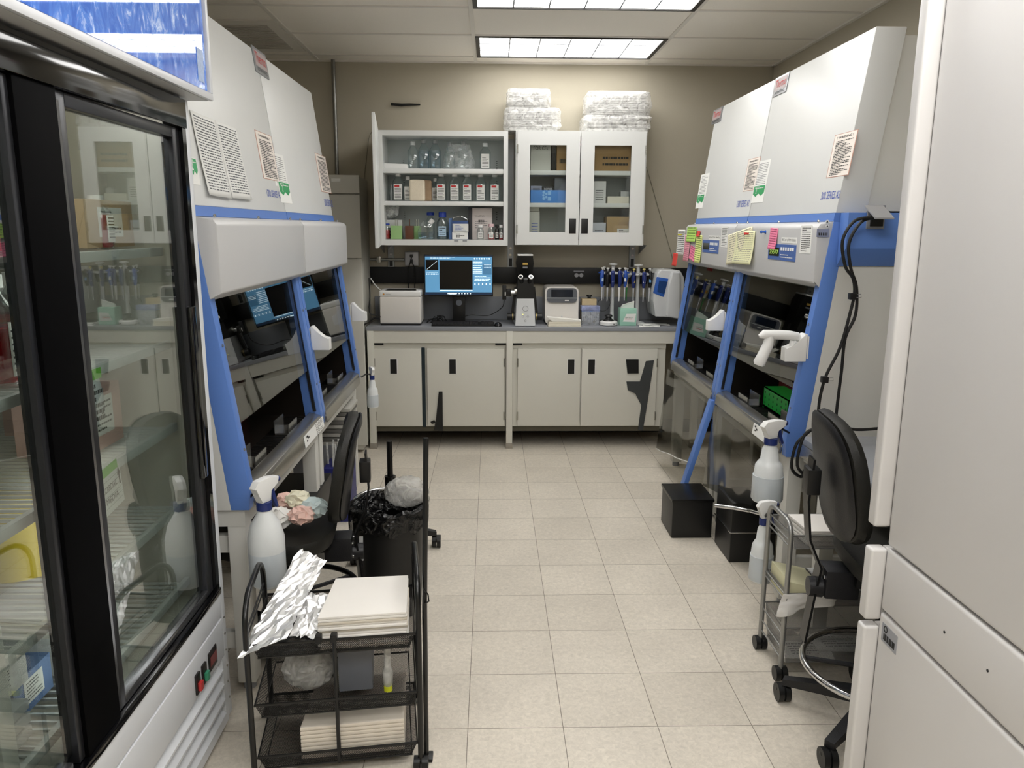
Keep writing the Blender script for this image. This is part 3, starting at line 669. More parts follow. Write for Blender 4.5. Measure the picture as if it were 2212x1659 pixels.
note('paper_sheet', 'pale yellow handwritten ruled sheet, tilted, behind the red pinned one', onhead, -1, 1572, 499, 1624, 566, CREAMP, 12, .12, None, seed=4, cat='paper', ink=mat('pencil_grey', '#a3a290', .8))
note('paper_sheet', 'pale yellow handwritten ruled sheet pinned with a red magnet pin', onhead, -1, 1590, 500, 1630, 570, YEL, 16, .02, None, pin=(1620, 505, '#c02828'), seed=9, cat='paper', ink=mat('pencil_grey', '#a3a290', .8), curl=.008)
note('sticky_note', 'pink sticky note hanging over the display of near right cabinet', onhead, -1, 1664, 493, 1680, 538, PINK, 8, -.03, None, seed=3, ink=mat('pink_ink', '#b05575'))
note('sticky_note', 'lime green sticky note on the far right cabinet head', onhead, -1, 1485, 491, 1505, 522, LIME, 5, 0, None, seed=6, ink=mat('olive_ink', '#6a8a3a'))
note('sticky_note', 'long pink sticky note left of the lime note', onhead, -1, 1480, 508, 1491, 564, mat('pale_pink', '#f0b0bc', .8), 12, 0, None, seed=7, ink=mat('pink_ink', '#b05575'))
note('sticky_note', 'short pink sticky note low between the pink and yellow strips', onhead, -1, 1492, 533, 1504, 562, PINK, 5, -.15, None, seed=8, ink=mat('pink_ink', '#b05575'))
note('sticky_note', 'yellow strip note with a red flag, right of the lime note', onhead, -1, 1503, 508, 1516, 567, mat('yellow_note', '#eaf09a', .8), 12, -.03, None, seed=10, ink=mat('olive_ink', '#6a8a3a'))
note('page_flag', 'small red flag stuck at top of the yellow strip note', onhead, -1, 1507, 499, 1514, 511, mat('red_flag', '#d8453c', .6), 0, 0, None)
note('paper_sheet', 'white handwritten sheet on the far edge of far right cabinet head', onhead, -1, 1464, 497, 1480, 550, PAPER, 12, .0, None, seed=11, pin=(1474, 507, '#c8c030'), cat='paper')
note('page_flag', 'red flag strip hanging at the far end of far right cabinet', lambda s, x, y: AX(x, y, 1.19), -1, 1455, 547, 1465, 574, mat('red_flag', '#d8453c'), 0, 0, None)
p = onhead(-1, 1654, 501); t = thing('magnet_pin', 'blue magnetic push pin beside the pink note', 'push pin', p)
MB().cyl(p, p+Vector((-.018, 0, 0)), .005).ball(p+Vector((-.02, 0, 0)), .008, sub=1).cyl(p, p-Vector((.003, 0, 0)), .008).build('head', mat('pin_blue', '#2c62c0', .4), t)
# ================================================================= glass door fridge on the left
t = thing('display_fridge', 'tall white glass-door laboratory fridge with black frame and blue lit sign, nearest left', 'fridge', (-1.2, 1.55, 0))
fx, bx, n0, n1 = -.835, -1.62, .80, 2.27
FW = mat('fridge_white', '#d3d6da', .3, var=.02); FI = mat('fridge_liner', '#d2cfc6', .45, var=.02); BG = mat('gloss_black', '#08080a', .08, var=.1, spec=.8)
MB().box(bx, fx-.02, n1-.035, n1, .04, 1.99, .003).box(bx, fx-.02, n0, n0+.035, .04, 1.99, .003).box(bx, bx+.04, n0+.035, n1-.035, .04, 1.99).box(bx+.04, fx-.02, n0+.035, n1-.035, 1.93, 1.99).build('cabinet_shell', FW, t)
MB().box(bx+.04, fx-.05, n0+.035, n1-.035, .40, .46).box(bx+.04, bx+.055, n0+.035, n1-.035, .46, 1.93).box(bx+.055, fx-.05, n1-.045, n1-.035, .46, 1.93).box(bx+.055, fx-.05, n0+.035, n0+.045, .46, 1.93).box(bx+.055, fx-.05, n0+.045, n1-.045, 1.90, 1.93).build('liner', FI, t)
# corner strip and kick panel
MB().box(fx-.02, fx, n1-.03, n1, .04, 1.91, .003).build('corner_post', FW, t)
k = MB(); k.box(fx-.015, fx, n0, n1-.03, .385, .462, .002).box(fx-.015, fx+.002, n0, n1-.035, .255, .38, .003).box(fx-.015, fx, n0, n1-.03, .03, .06).box(fx-.015, fx, n1-.055, n1-.03, .06, .255)
kp = k.build('kick_panel', FW, t)
for i in range(4):
    z = .058+i*.05
    MB().hexa([(x, y, zz) for x, z0, z1 in ((fx-.032, z+.03, z+.036), (fx+.002, z, z+.008)) for y in (n0, n1-.055) for zz in (z0, z1)]).build('louvre', FW, kp)
MB().box(fx-.06, fx-.035, n0, n1-.04, .05, .255).build('grille_back', BLACK, kp)
for i in range(6): MB().cyl((fx-.001, n1-.02, .1+i*.055), (fx+.003, n1-.02, .1+i*.055), .004, n=8).build('rivet', STEEL, kp)
for (y0, y1, z0, z1, c) in [(2.10, 2.165, .275, .335, '#3a3430')]:
    b = MB().box(fx, fx+.006, y0, y1, z0, z1, .003).build('controller', mat('ctrl_black', '#191616', .3), kp)
    sheet(MB(), (fx+.0065, (y0+y1)/2, (z0+z1)/2), (0, 1, 0), (0, 0, 1), .05, .03).build('display', mat('ctrl_red', '#7c3a3a', .3), b)
for yc, col in ((2.06, '#3a8a6a'), (2.01, '#b03030')):
    b = MB().box(fx, fx+.008, yc-.015, yc+.015, .27, .33, .002).build('rocker_switch', mat('ctrl_black', '#191616'), kp)
    MB().box(fx+.008, fx+.018, yc-.01, yc+.01, .28, .305, .002).build('switch_cap', mat('cap'+col, col, .3), b)
# door frame
m = MB(); m.box(fx-.05, fx+.005, n0, n1-.03, 1.83, 1.905, .003).box(fx-.05, fx+.005, n0, n1-.03, .462, .482, .003).box(fx-.05, fx, 2.215, n1-.03, .482, 1.83).box(fx-.05, fx, n0, n0+.05, .482, 1.83)
m.build('door_frame', BG, t)
MB().box(fx-.052, fx-.002, 1.455, 1.595, .482, 1.83, .003).build('mullion', mat('matt_black', '#050506', .6, spec=.04), t)
FG = pane_mat('fridge_glass', '#e6ebe8', 1.75, 0, .10)
ALU = mat('brushed_alu', '#85868a', .2, .9, var=.08)
for (a, b, x, lab) in ((1.595, 2.215, fx-.022, 0), (.85, 1.455, fx-.022, 1)):
    st = .045 if lab == 0 else .022
    m = MB(); m.box(x-.02, x+.012, a, a+.045, .484, 1.828, .003).box(x-.02, x+.012, b-st, b, .484, 1.828, .003).box(x-.02, x+.012, a+.045, b-st, 1.80, 1.828, .002)
    d = m.build('sliding_door', mat('dark_anodised', '#3a3b3f', .28, .7, var=.08), t); MB().box(x-.02, x+.012, a+.045, b-.045, .484, .505, .002).build('bottom_rail', ALU, d); MB().box(x+.012, x+.0135, a+.002, a+.02, .5, 1.81).build('silver_edge', ALU, d)
    MB().box(x-.006, x-.001, a+.045, b-st, .505, 1.80).build('pane', FG, d)
    if lab == 0: MB().box(x+.012, x+.026, (b-.04) if lab == 0 else (b-.02), (b-.005) if lab == 0 else b-.002, .85, 1.35, .004).build('door_handle', BG, d)
# shelves
WIRE = mat('white_wire', '#d9dcdc', .35)
SZ = [.52, .76, 1.00, 1.24, 1.50]
for z in SZ:
    m = MB(); m.box(-.925, -.91, .86, 2.21, z-.012, z+.012, .003).box(-1.54, -1.53, .86, 2.21, z-.005, z+.005)
    s_ = m.build('shelf', WIRE, t)
    r = MB()
    for i in range(48):
        y = .88+i*.0277; r.box(-1.53, -.925, y, y+.006, z-.003, z+.003)
    r.build('wire_rods', WIRE, s_)
MB().box(-.905, -.885, 1.49, 1.56, .5, 1.9, .004).build('pilaster', WPLAS, t)
LS = mat('fill_glow', '#f4f4ee', .4, emit=7.0)  # glow of the hidden strips added to brighten the fridge inside
MB().box(-.93, -.90, .9, 2.2, 1.885, 1.9, .003).build('fill_strip', LS, t)  # added fill, out of sight under the header
MB().box(-.925, -.90, 1.625, 1.645, .52, 1.85, .003).build('fill_strip', LS, t)  # second added fill, kept out of sight behind the mullion
MB().box(-.925, -.90, 1.29, 1.335, .52, 1.85, .004).build('pilaster', WPLAS, t)
# header sign
def sign_mat():
    m = bpy.data.materials.new('sign_print'); m.use_nodes = True; nt = m.node_tree; N = nt.nodes; L = nt.links; p = N['Principled BSDF']
    tc = N.new('ShaderNodeTexCoord'); mp = N.new('ShaderNodeMapping'); mp.inputs['Scale'].default_value = (1, 5, 2.2); mp.inputs['Rotation'].default_value = (.6, 0, 0); L.new(tc.outputs['Object'], mp.inputs[0])
    n = N.new('ShaderNodeTexNoise'); n.inputs['Scale'].default_value = 4; n.inputs['Detail'].default_value = 9; n.inputs['Distortion'].default_value = 1.2; n.inputs['Roughness'].default_value = .7; L.new(mp.outputs[0], n.inputs[0])
    r = N.new('ShaderNodeValToRGB'); r.color_ramp.elements[0].position = .42; r.color_ramp.elements[0].color = lin('#2058b4')+[1]; r.color_ramp.elements[1].position = .68; r.color_ramp.elements[1].color = lin('#c9d9f0')+[1]
    e = r.color_ramp.elements.new(.54); e.color = lin('#3f74c8')+[1]
    L.new(n.outputs['Fac'], r.inputs[0]); L.new(r.outputs[0], p.inputs['Base Color']); p.inputs['Roughness'].default_value = .04; p.inputs['Coat Weight'].default_value = 1; p.inputs['Coat Roughness'].default_value = .02
    L.new(r.outputs[0], p.inputs['Emission Color']); p.inputs['Emission Strength'].default_value = .35
    return m
sx = -.79
m = MB(); m.box(-1.05, sx-.006, n0, 2.325, 1.915, 2.25, .004)
sg = m.build('sign_box', mat('sign_grey', '#b9b9b8', .4, var=.02), t)
MB().box(sx-.008, sx, n0+.02, 2.30, 1.938, 2.228).build('sign_face', sign_mat(), sg)
m = MB().box(sx-.004, sx+.008, n0, 2.325, 1.915, 1.934, .003).box(sx-.004, sx+.008, n0, 2.325, 2.232, 2.25, .003).box(sx-.004, sx+.008, 2.306, 2.325, 1.934, 2.232, .003)
m.build('sign_trim', mat('sign_trim', '#d8dade', .3), sg)
MB().box(sx+.0005, sx+.0015, 2.235, 2.28, 1.955, 2.04).build('sign_sticker', mat('sticker_mix', '#9fb4d8', .4, var=.4, scale=90), sg)
# ---- things in the fridge
def fbottle(x, y, z, r, h, liquid, label, fill=.6, sq=True, cap=WPLAS, lab=True):
    t = thing('media_bottle', label, 'bottle', (x, y, z), 0, 'media bottles in the fridge')
    n = 4 if sq else 20
    MB().lathe((x, y, z+.013), [(r*.9, 0), (r, .01), (r, h*.68), (r*.45, h*.86), (r*.4, h*.9)], 16).build('body', CLEAR, t)
    MB().lathe((x, y, z+.017), [(r*.86, 0), (r*.95, .01), (r*.95, h*fill), (r*.9, h*fill+.001)], 16).build('liquid', liquid, t)
    MB().cyl((x, y, z+.013+h*.88), (x, y, z+.013+h), r*.52).build('cap', cap, t)
    if lab:
        l = MB().grid(lambda a, b: Vector((x+(r+.001)*math.cos(-.5+a*1.2), y+(r+.001)*math.sin(-.5+a*1.2), z+.03+h*.5*b)), 8, 1).build('label', PAPER, t, thick=.0004)
        m = MB()
        for i in range(7):
            m.grid(lambda a, b: Vector((x+(r+.0022)*math.cos(-.42+a*.95), y+(r+.0022)*math.sin(-.42+a*.95), z+.04+h*.06*i+b*h*.02)), 5, 1)
        m.build('printed_lines', INK, t)
REDL = mat('red_medium', '#a3121d', .1, var=.1, spec=.6); PINKL = mat('pink_medium', '#c2687a', .15, var=.05)
AMB = mat('amber_medium', '#8a4a1a', .15)
pos = []
i = 0
for (px_, py_, X, z, r, h, l, f, lb) in [(54, 0, -1.0, 1.24, .042, .22, REDL, .5, 'red medium bottle on the fridge shelf, just left of the black mullion'),
        (2, 0, -1.0, 1.24, .042, .22, REDL, .5, 'red medium bottle on the same fridge shelf, at the left picture edge'),
        (45, 0, -1.02, 1.50, .042, .2, REDL, .6, 'red medium bottle on the upper fridge shelf beside the mullion'),
        (62, 0, -1.2, 1.0, .042, .22, REDL, .6, 'red medium bottle behind the yellow pail in the fridge')]:
    q = AX(px_, 800, X); fbottle(X, q.y, z, r, h, l, lb, f)
fbottle(-1.0, 1.72, 1.24, .04, .18, PINKL, 'pink medium bottle on fridge shelf behind the far glass door', .6)
fbottle(-1.15, 1.85, 1.24, .04, .18, REDL, 'red medium bottle deep on the shelf behind the far glass door', .6)
fbottle(-.98, 2.0, 1.50, .035, .13, REDL, 'small red medium bottle on the top shelf of the far door', .6)
def fbox(x0, x1, y0, y1, z, h, m, label, txt=None, name='carton', cat='box', grp='cartons in the fridge', lm=PAPER):
    t = thing(name, label, cat, ((x0+x1)/2, (y0+y1)/2, z), 0, grp)
    MB().box(x0, x1, y0, y1, z+.004, z+h, .002).build('box', m, t)
    o = Vector((max(x0, x1)+.0004, (y0+y1)/2, z+h*.55)); k = sheet(MB(), o, (0, 1, 0), (0, 0, 1), (y1-y0)*.5, h*.6).build('label', lm, t)
    lines(MB(), o, (0, 1, 0), (0, 0, 1), (y1-y0)*.45, h*.5, 6, .35, seed=int(y0*100)).build('printed_lines', INK, k)
fbox(-1.15, -.98, 1.84, 2.03, 1.012, .16, mat('pink_carton', '#d9b4ac', .5), 'pale pink reagent carton with white label on middle shelf of far door')
fbox(-1.3, -1.12, 2.04, 2.18, 1.012, .16, mat('pink_carton', '#d9b4ac'), 'pale pink carton behind the first one, against the fridge end')
fbox(-1.25, -.95, 1.67, 1.85, .532, .10, mat('white_carton', '#d8d8d6', .6), 'white reagent box on the bottom shelf behind the far glass door')
fbox(-1.3, -.96, 1.9, 2.15, 1.512, .12, mat('tan_carton', '#b89a76', .6), 'tan cardboard box on the top shelf behind the far glass door')
fbox(-1.25, -.98, 1.76, 1.87, 1.512, .16, mat('white_carton', '#d8d8d6'), 'white reagent box on the top shelf behind the far glass door')
fbox(-1.3, -.97, 1.30, 1.50, .632, .08, mat('white_carton', '#d8d8d6'), 'white long box on top of the flat trays low in the fridge')
fbox(-1.35, -1.0, 1.49, 1.63, .532, .09, mat('blue_carton', '#5a78a8', .5), 'blue reagent box on the bottom shelf right behind the mullion')
for k, dz in enumerate((0, .03, .06)):
    fbox(-1.3, -.95, 1.18, 1.46, .532+dz, .026, mat('tray_grey', '#b9bcbc', .4), ['bottom tray of the flat tray stack low in the fridge', 'middle tray of the flat tray stack low in the fridge', 'top tray of the flat tray stack low in the fridge'][k], name='tray', cat='tray', grp='flat trays low in the fridge')
# yellow pail, added in place of a bin's reflection in the glass
q = AX(30, 1060, -1.12); print('PAIL', q)
t = thing('pail', 'yellow biohazard pail added in fridge for a bin reflected in the near glass door', 'bin', (-1.12, q.y, 1.012))
YM = mat('yellow_plastic', '#e0c532', .35, var=.03)
MB().lathe((-1.12, q.y, 1.012-.25+.002), [(.10, 0), (.115, .15), (.118, .19), (.125, .19), (.125, .21), (.118, .21), (.12, .225)], 32).build('body', YM, t) if 0 else MB().lathe((-1.12, q.y, .772), [(.10, 0), (.112, .13), (.112, .15), (.122, .152), (.122, .168), (.114, .17), (.116, .2), (.106, .2)], 32).build('body', YM, t)
t.location.z = .772; INV[t.name] = Matrix.Translation(t.location).inverted()
for c in t.children: 
    for v in c.data.vertices: v.co.z += .24
def flatlogo(p, parent):
    m = MB()
    for a in (90, 210, 330):
        c = p+Vector((0, math.cos(math.radians(a))*.016, math.sin(math.radians(a))*.016)); m.tube([c+Vector((0, math.cos(b)*.014, math.sin(b)*.014)) for b in [i*.393 for i in range(16)]], .0022, 6, True)
    m.build('emblem', mat('red_ink', '#c22a2a'), parent)
text('BIOHAZARD', .014, INK, (-1.0, q.y-.02, .90), (0, 1, 0), (0, 0, 1), t, width=.13)
flatlogo(Vector((-1.0, q.y-.02, .85)), t)
# hanging notes
def hang(label, x, y, z, w_, h_, words, green, rot):
    t = thing('paper_note', label, 'note', (x, y, z), 0)
    u = Vector((0, math.cos(rot), math.sin(rot))); v = Vector((0, -math.sin(rot), math.cos(rot))); o = Vector((x, y, z))
    sheet(MB(), o-v*h_/2, u, v, w_, h_).build('sheet', PAPER, t)
    sheet(MB(), o+v*.004, u, v, w_*.8, .022, .001).build('green_tape', mat('green_tape', '#78c848', .5), t)
    m = MB()
    for i in range(6): a = o-v*h_*(.2+i*.13)+Vector((.0009, 0, 0)); m.quad(a-u*w_*.48, a+u*w_*.48, a+u*w_*.48+v*.0008, a-u*w_*.48+v*.0008)
    m.build('ruled_lines', mat('faint_ink', '#77777a'), t)
    for i, wd in enumerate(words): text(wd, h_*.15, INK, o-v*h_*(.38+.3*i)+Vector((.0005, 0, 0)), u, v, t, width=w_*.55, thick=.001)
    for s in (-1, 1):
        a = o+u*s*w_*.4-v*h_*.3+Vector((.0016, 0, 0)); MB().prism([a+u*p[0]*.006+v*p[1]*.02 for p in ((-.4, -1), (.4, -1), (.4, .2), (1.2, .2), (0, 1.2), (-1.2, .2), (-.4, .2))], (.0004, 0, 0)).build('arrow', INK, t)
hang('white note reading CARDIAC MEDIA with green tape on the fridge shelf edge', -.905, 1.78, 1.0, .11, .10, ['CARDIAC', 'MEDIA'], 1, .12)
t = thing('paper_note', 'white printed bag with green tape taped to the shelf edge in the fridge', 'note', (-.904, 1.72, 1.24))
MB().grid(lambda a, b: Vector((-.904+.012*math.sin(a*6+b*4), 1.68+.085*a+.01*b, 1.12+.13*b)), 8, 8).build('sheet', mat('bag_white', '#dfe4ea', .3), t, thick=.001)
sheet(MB(), (-.888, 1.73, 1.243), (0, 1, 0), (0, 0, 1), .06, .024).build('green_tape', mat('green_tape', '#78c848'), t)
lines(MB(), (-.886, 1.725, 1.18), (0, 1, 0), (0, 0, 1), .07, .09, 6, .6).build('printed_lines', INK, t)
t = thing('centrifuge_tube', 'red tube with blue cap standing on lower fridge shelf by the mullion', 'tube', (-.95, 1.62, .772))
MB().cyl((-.95, 1.62, .772), (-.95, 1.62, .86), .014).build('body', REDL, t); MB().cyl((-.95, 1.62, .86), (-.95, 1.62, .885), .017).build('cap', mat('cap_blue', '#2440a0', .4), t)
# ================================================================= white freezer on the right
t = thing('freezer', 'large white upright freezer at the right picture edge', 'freezer', (1.3, 1.0, 0))
FZ = mat('freezer_white', '#d2d0ce', .32, var=.015)
X0 = .92; e = 1.67
MB().box(X0+.04, 1.75, .15, e-.01, 0.02, 2.15, .004).build('cabinet', FZ, t)
for (z0, z1, nm) in ((.852, 2.10, 'upper_door'), (.692, .846, 'drawer_front'), (.05, .686, 'lower_door')):
    d = MB().box(X0, X0+.05, .15, e, z0, z1, .009, 3).build(nm, FZ, t)
    if nm == 'drawer_front':
        for y in (1.28, 1.42): MB().cyl((X0-.0008, y, .77), (X0+.001, y, .77), .003).build('screw_hole', INK, d)
    if nm == 'lower_door':
        a, b, c, f = AX(1899, 1420, X0), AX(1934, 1425, X0), AX(1916, 1388, X0), AX(1916, 1452, X0)
        o = Vector((X0, (a.y+b.y)/2, .645)); w_ = abs(a.y-b.y)
        g = sheet(MB(), o, (0, -1, 0), (0, 0, 1), w_, .045, .0002).build('asset_tag', mat('tag_grey', '#9a9ca2', .4), d)
        text('ASSET', .009, INK, o+Vector((0, 0, .012)), (0, -1, 0), (0, 0, 1), g, width=w_*.5, thick=.0012) if 0 else None
        m = MB()
        for k in (0, .08, .14, .25, .33, .42, .55, .6, .72, .8, .9): m.box(X0-.0014, X0-.001, o.y-w_*.38+w_*.76*k, o.y-w_*.38+w_*.76*k+w_*.05, o.z-.016, o.z+.0)
        m.build('barcode', INK, g)
        MB().tube([Vector((X0-.0012, o.y+w_*.25+math.cos(i*.524)*.007, o.z+.012+math.sin(i*.524)*.007)) for i in range(12)], .0012, 6, True).build('emblem', INK, g)
for (z0, z1) in ((.895, 2.12), (.662, .84), (.03, .645)):
    MB().box(.886, .925, e, e+.035, z0, z1, .007, 3).box(.925, 1.0, e+.002, e+.03, z0, z1, .004).build('edge_strip', FZ, t)
# ================================================================= tall cupboard in the left back corner
t = thing('tall_cupboard', 'tall grey-white upright cupboard in the left back corner', 'cupboard', (-1.03, 5.55, 0))
TM = mat('cupboard_white', '#c6c4bb', .4, var=.02)
MB().box(-1.22, -.90, 5.32, 5.86, .02, 1.905, .01).build('body', TM, t)
for z0, z1 in ((1.785, 1.905), (1.362, 1.78), (.06, 1.357)): MB().box(-1.22, -.868, 5.295, 5.32, z0, z1, .008).build('door', TM, t)
sheet(MB(), (-1.02, 5.294, 1.87), (1, 0, 0), (0, 0, 1), .06, .022).build('label', PAPER, t)
# ================================================================= things in the open wall cabinet
UX, UY, UZ = Vector((1, 0, 0)), Vector((0, 1, 0)), Vector((0, 0, 1))
SY = 5.70                      # depth at which the shelf contents stand
def X_(x, Y=SY, y=450): return AY(x, y, Y).x
K_ = 5.70/F_PX*.99             # metres per picture pixel there
CLR = pane_mat('bottle_plastic', '#f3f8f8', 1.3, .03, .10)
def label_on(parent, o, w_, h_, red=True, n=6, seed=1, col=PAPER):
    k = sheet(MB(), o, UX, UZ, w_, h_).build('label', col, parent)
    if red: sheet(MB(), o+UZ*h_*.38-UX*w_*.1, UX, UZ, w_*.6, h_*.14, .0008, .0004).build('red_flash', RED, k)
    lines(MB(), o-UZ*h_*.08, UX, UZ, w_*.9, h_*.7, n, .35, seed=seed, off=.0012).build('printed_lines', INK, k)
def flask(x0, x1, ytop, zs, label, lab=None, cap='w', liquid=None, fill=.7, Y=SY, group='square bottles in the open cabinet', name='bottle', liqh=None):
    w_ = (x1-x0)*K_; ybot = P_px(zs, Y); h_ = (ybot-ytop)*K_; c = X_((x0+x1)/2, Y); r = w_/2
    t = thing(name, label, 'bottle', (c, Y, zs), 0, group)
    def ring(rx, z, ch=.25):
        a = rx; b = rx*(1-ch)
        return [Vector((c+p*rx*1, Y+q*rx, zs+z)) for p, q in ((1, 1-ch), (1-ch, 1), (-(1-ch), 1), (-1, 1-ch), (-1, -(1-ch)), (-(1-ch), -1), (1-ch, -1), (1, -(1-ch)))]
    MB().loft([ring(r*.92, .001), ring(r, .006), ring(r, h_*.66), ring(r*.45, h_*.83, .35), ring(r*.42, h_*.86, .35)]).build('body', CLR, t)
    if liquid: MB().loft([ring(r*.88, .004), ring(r*.94, .01), ring(r*.94, h_*fill*.66), ring(r*.94, h_*fill*.66+.001)]).build('liquid', liquid, t)
    cm = {'w': WPLAS, 'c': mat('cap_clear', '#cfd4d4', .3), 'h': mat('cap_hatched', '#8f9494', .4, var=.5, scale=300), 'b': mat('cap_blue', '#2440a0', .4), 'k': BLACK, 'p': mat('cap_pink', '#e0c0c4', .4)}[cap]
    cp = MB().lathe((c, Y, zs), [(r*.46, h_*.86), (r*.5, h_*.865), (r*.5, h_*.985), (r*.42, h_)], 18).build('cap', cm, t)
    if lab: label_on(t, Vector((c, Y-r-.0008, zs+h_*.33)), w_*.72, h_*.52, lab == 'r', 7, int(x0))
    return t
def P_px(z, Y):   # picture row of height z at depth Y
    v = Vector((0, Y, z))-CAMP; return 829.5-F_PX*v.dot(UU)/v.dot(F_)
WAT = pane_mat('water', '#e2ecf3', 1.15, .1, .05)
s1, s2, s3 = SH[0], SH[1], SH[2]
t = thing('foam_tray', 'low white tray at the left end of the top shelf', 'tray', (X_(855), SY, s1))
MB().prism([(X_(826), SY-.08, s1), (X_(886), SY-.08, s1), (X_(884), SY-.08, s1+.034), (X_(828), SY-.08, s1+.04)], (0, .16, 0), .003).build('body', WPLAS, t)
flask(884, 905, 311, s1, 'clear empty square bottle on top shelf next to the white tray', None, 'c')
flask(907, 929, 307, s1, 'square bottle with hatched cap on top shelf, left one of the pair', None, 'h', WAT, .95)
flask(931, 953, 307, s1, 'square bottle with hatched cap on top shelf, right one of the pair', None, 'h', WAT, .95)
flask(963, 983, 312, s1, 'bagged empty bottle with hatched cap on top shelf, left of its pair', None, 'h')
flask(992, 1012, 310, s1, 'bagged empty bottle with hatched cap on top shelf, right of its pair', None, 'h')
FILM = film_mat('clear_film', '#e8ecec', .22, .12, .8)
t = thing('plastic_bag', 'clear plastic bag around two bottles on the top shelf', 'bag', (X_(992), SY, s1), 0)
a, b = X_(959), X_(1025)
rg = []
for z, g_ in ((.002, 1.0), (.05, 1.02), (.1, .95), (.14, .8), (.175, .72)):
    rg.append([Vector(((a+b)/2+(b-a)/2*g_*math.cos(i*PI/8)*(1+.05*math.sin(i*2.7+z*40)), SY+.05*g_*math.sin(i*PI/8)*(1+.08*math.sin(i*3.1+z*50)), s1+z)) for i in range(16)])
MB().loft(rg).build('film', FILM, t)
flask(1037, 1060, 313, s1, 'square bottle with plain white label at the right of top shelf', 'w', 'c')
flask(850, 873, 377, s2, 'square bottle with red flashed label, leftmost on middle shelf', 'r', 'w')
flask(843, 850, 402, s2, 'tiny clear vial at the left end of the middle shelf', None, 'w', Y=SY+.05)
flask(873, 891, 385, s2, 'squat bottle with red dotted white cap behind the beige block', 'w', 'w')
flask(933, 948, 388, s2, 'squat bottle with red dotted cap just right of the beige block', 'w', 'w', Y=SY+.04)
for i, (x, nm) in enumerate([(942, 'second bottle from the left of the labelled row'), (971, 'third bottle from the left of the labelled row'), (998, 'middle bottle of labelled row'), (1027, 'second bottle from the right of labelled row'), (1057, 'rightmost bottle of the labelled row')]):
    flask(x, x+23, 377, s2, 'square clear bottle on the middle shelf, '+nm, 'r', 'c' if i in (2, 4) else 'w')
for x, y in ((881, 386), (940, 389)):
    pass
t = thing('foam_block', 'beige rounded foam block with brown side on the middle shelf', 'block', (X_(911), SY, s2))
MB().box(X_(888), X_(921, SY), SY-.11, SY-.03, s2+.002, s2+.148, .018, 4).build('front', mat('foam_beige', '#d8cdb8', .8, var=.06, scale=30, bump=.4), t)
MB().box(X_(892), X_(934), SY-.075, SY+.03, s2+.003, s2+.146, .016, 4).build('back', mat('foam_brown', '#9c846a', .8, var=.15, scale=40, bump=.4), t)
# bottom shelf
t = thing('plastic_bag', 'crumpled clear plastic bag on white carton at the left of bottom shelf', 'bag', (X_(845), SY, s3+.14))
m = MB().ball((X_(843), SY, s3+.195), .055, (1.05, .9, .9), 3)
rnd = random.Random(3)
for v in m.bm.verts: v.co += Vector((rnd.uniform(-1, 1), rnd.uniform(-1, 1), rnd.uniform(-1, 1)))*.006
m.build('film', film_mat('cloudy_film', '#dfe2e2', .55, .25, .8), t)
m = MB().lathe((X_(856), SY, s3+.2), [(.012, -.02), (.03, .045), (.002, .055)], 8); m.build('knot', film_mat('cloudy_film', '#dfe2e2', .55), t)
def carton(x0, x1, y0, zs, d, m, label, txt=None, Y=SY, n=0, z_=0, name='carton', grp=None, txm=INK, cat='box', th=.2, tz=.75):
    zt = zs+(P_px(zs, Y-d/2)-y0)*K_*.97
    t = thing(name, label, cat, (X_((x0+x1)/2), Y, zs), 0, grp)
    a, b = X_(x0, Y-d/2), X_(x1, Y-d/2)
    MB().box(a, b, Y-d/2, Y+d/2, zs+z_+.001, zt, .0015).build('box', m, t)
    o = Vector(((a+b)/2, Y-d/2, (zs+zt)/2))
    if txt: text(txt, (zt-zs)*th, txm, Vector((o.x, o.y, zs+(zt-zs)*tz)), UX, UZ, t, width=(b-a)*.7, thick=.001)
    if n: lines(MB(), o-UZ*(zt-zs)*.12, UX, UZ, (b-a)*.7, (zt-zs)*.5, n, .35, seed=int(x0)).build('printed_lines', txm, t)
    return t, a, b, zt, Y-d/2
WC = mat('white_carton', '#d8d8d6')
carton(828, 868, 476, s3, .12, WC, 'white carton with scribbled marks behind green block, left of bottom shelf', None, SY+.05, 3)
def rbottle(x0, x1, ytop, zs, label, cap, liq, Y=SY-.05, lab=None, fill=.5, name='bottle', glass=CLR, capr=.6, neck=.62, group='round bottles on the bottom shelf'):
    r = (x1-x0)*K_/2; h_ = (P_px(zs, Y)-ytop)*K_; c = X_((x0+x1)/2, Y)
    t = thing(name, label, 'bottle', (c, Y, zs), 0, group)
    MB().lathe((c, Y, zs), [(r*.9, .001), (r, .005), (r, h_*neck), (r*.5, h_*(neck+.18)), (r*.48, h_*(neck+.2))], 24).build('body', glass, t)
    if liq: MB().lathe((c, Y, zs+.003), [(r*.86, 0), (r*.93, .004), (r*.93, h_*neck*fill), (r*.9, h_*neck*fill+.001)], 24).build('liquid', liq, t)
    MB().lathe((c, Y, zs), [(r*capr, h_*(neck+.19)), (r*capr, h_*.98), (r*capr*.9, h_)], 20).build('cap', cap, t)
    if lab:
        k = sheet(MB(), (c, Y-r-.001, zs+h_*.3), UX, UZ, r*1.3, h_*.36).build('label', lab, t); lines(MB(), (c, Y-r-.0015, zs+h_*.3), UX, UZ, r*1.2, h_*.3, 4, .35, seed=int(x0)).build('printed_lines', INK, k)
CBL = mat('cap_blue', '#2440a0', .4)
rbottle(828, 841, 485, s3, 'small bottle with blue cap and red band at the far left of bottom shelf', CBL, REDL, fill=.8, lab=None, capr=.95, neck=.7)
GRB = mat('green_rack', '#93b87a', .5)
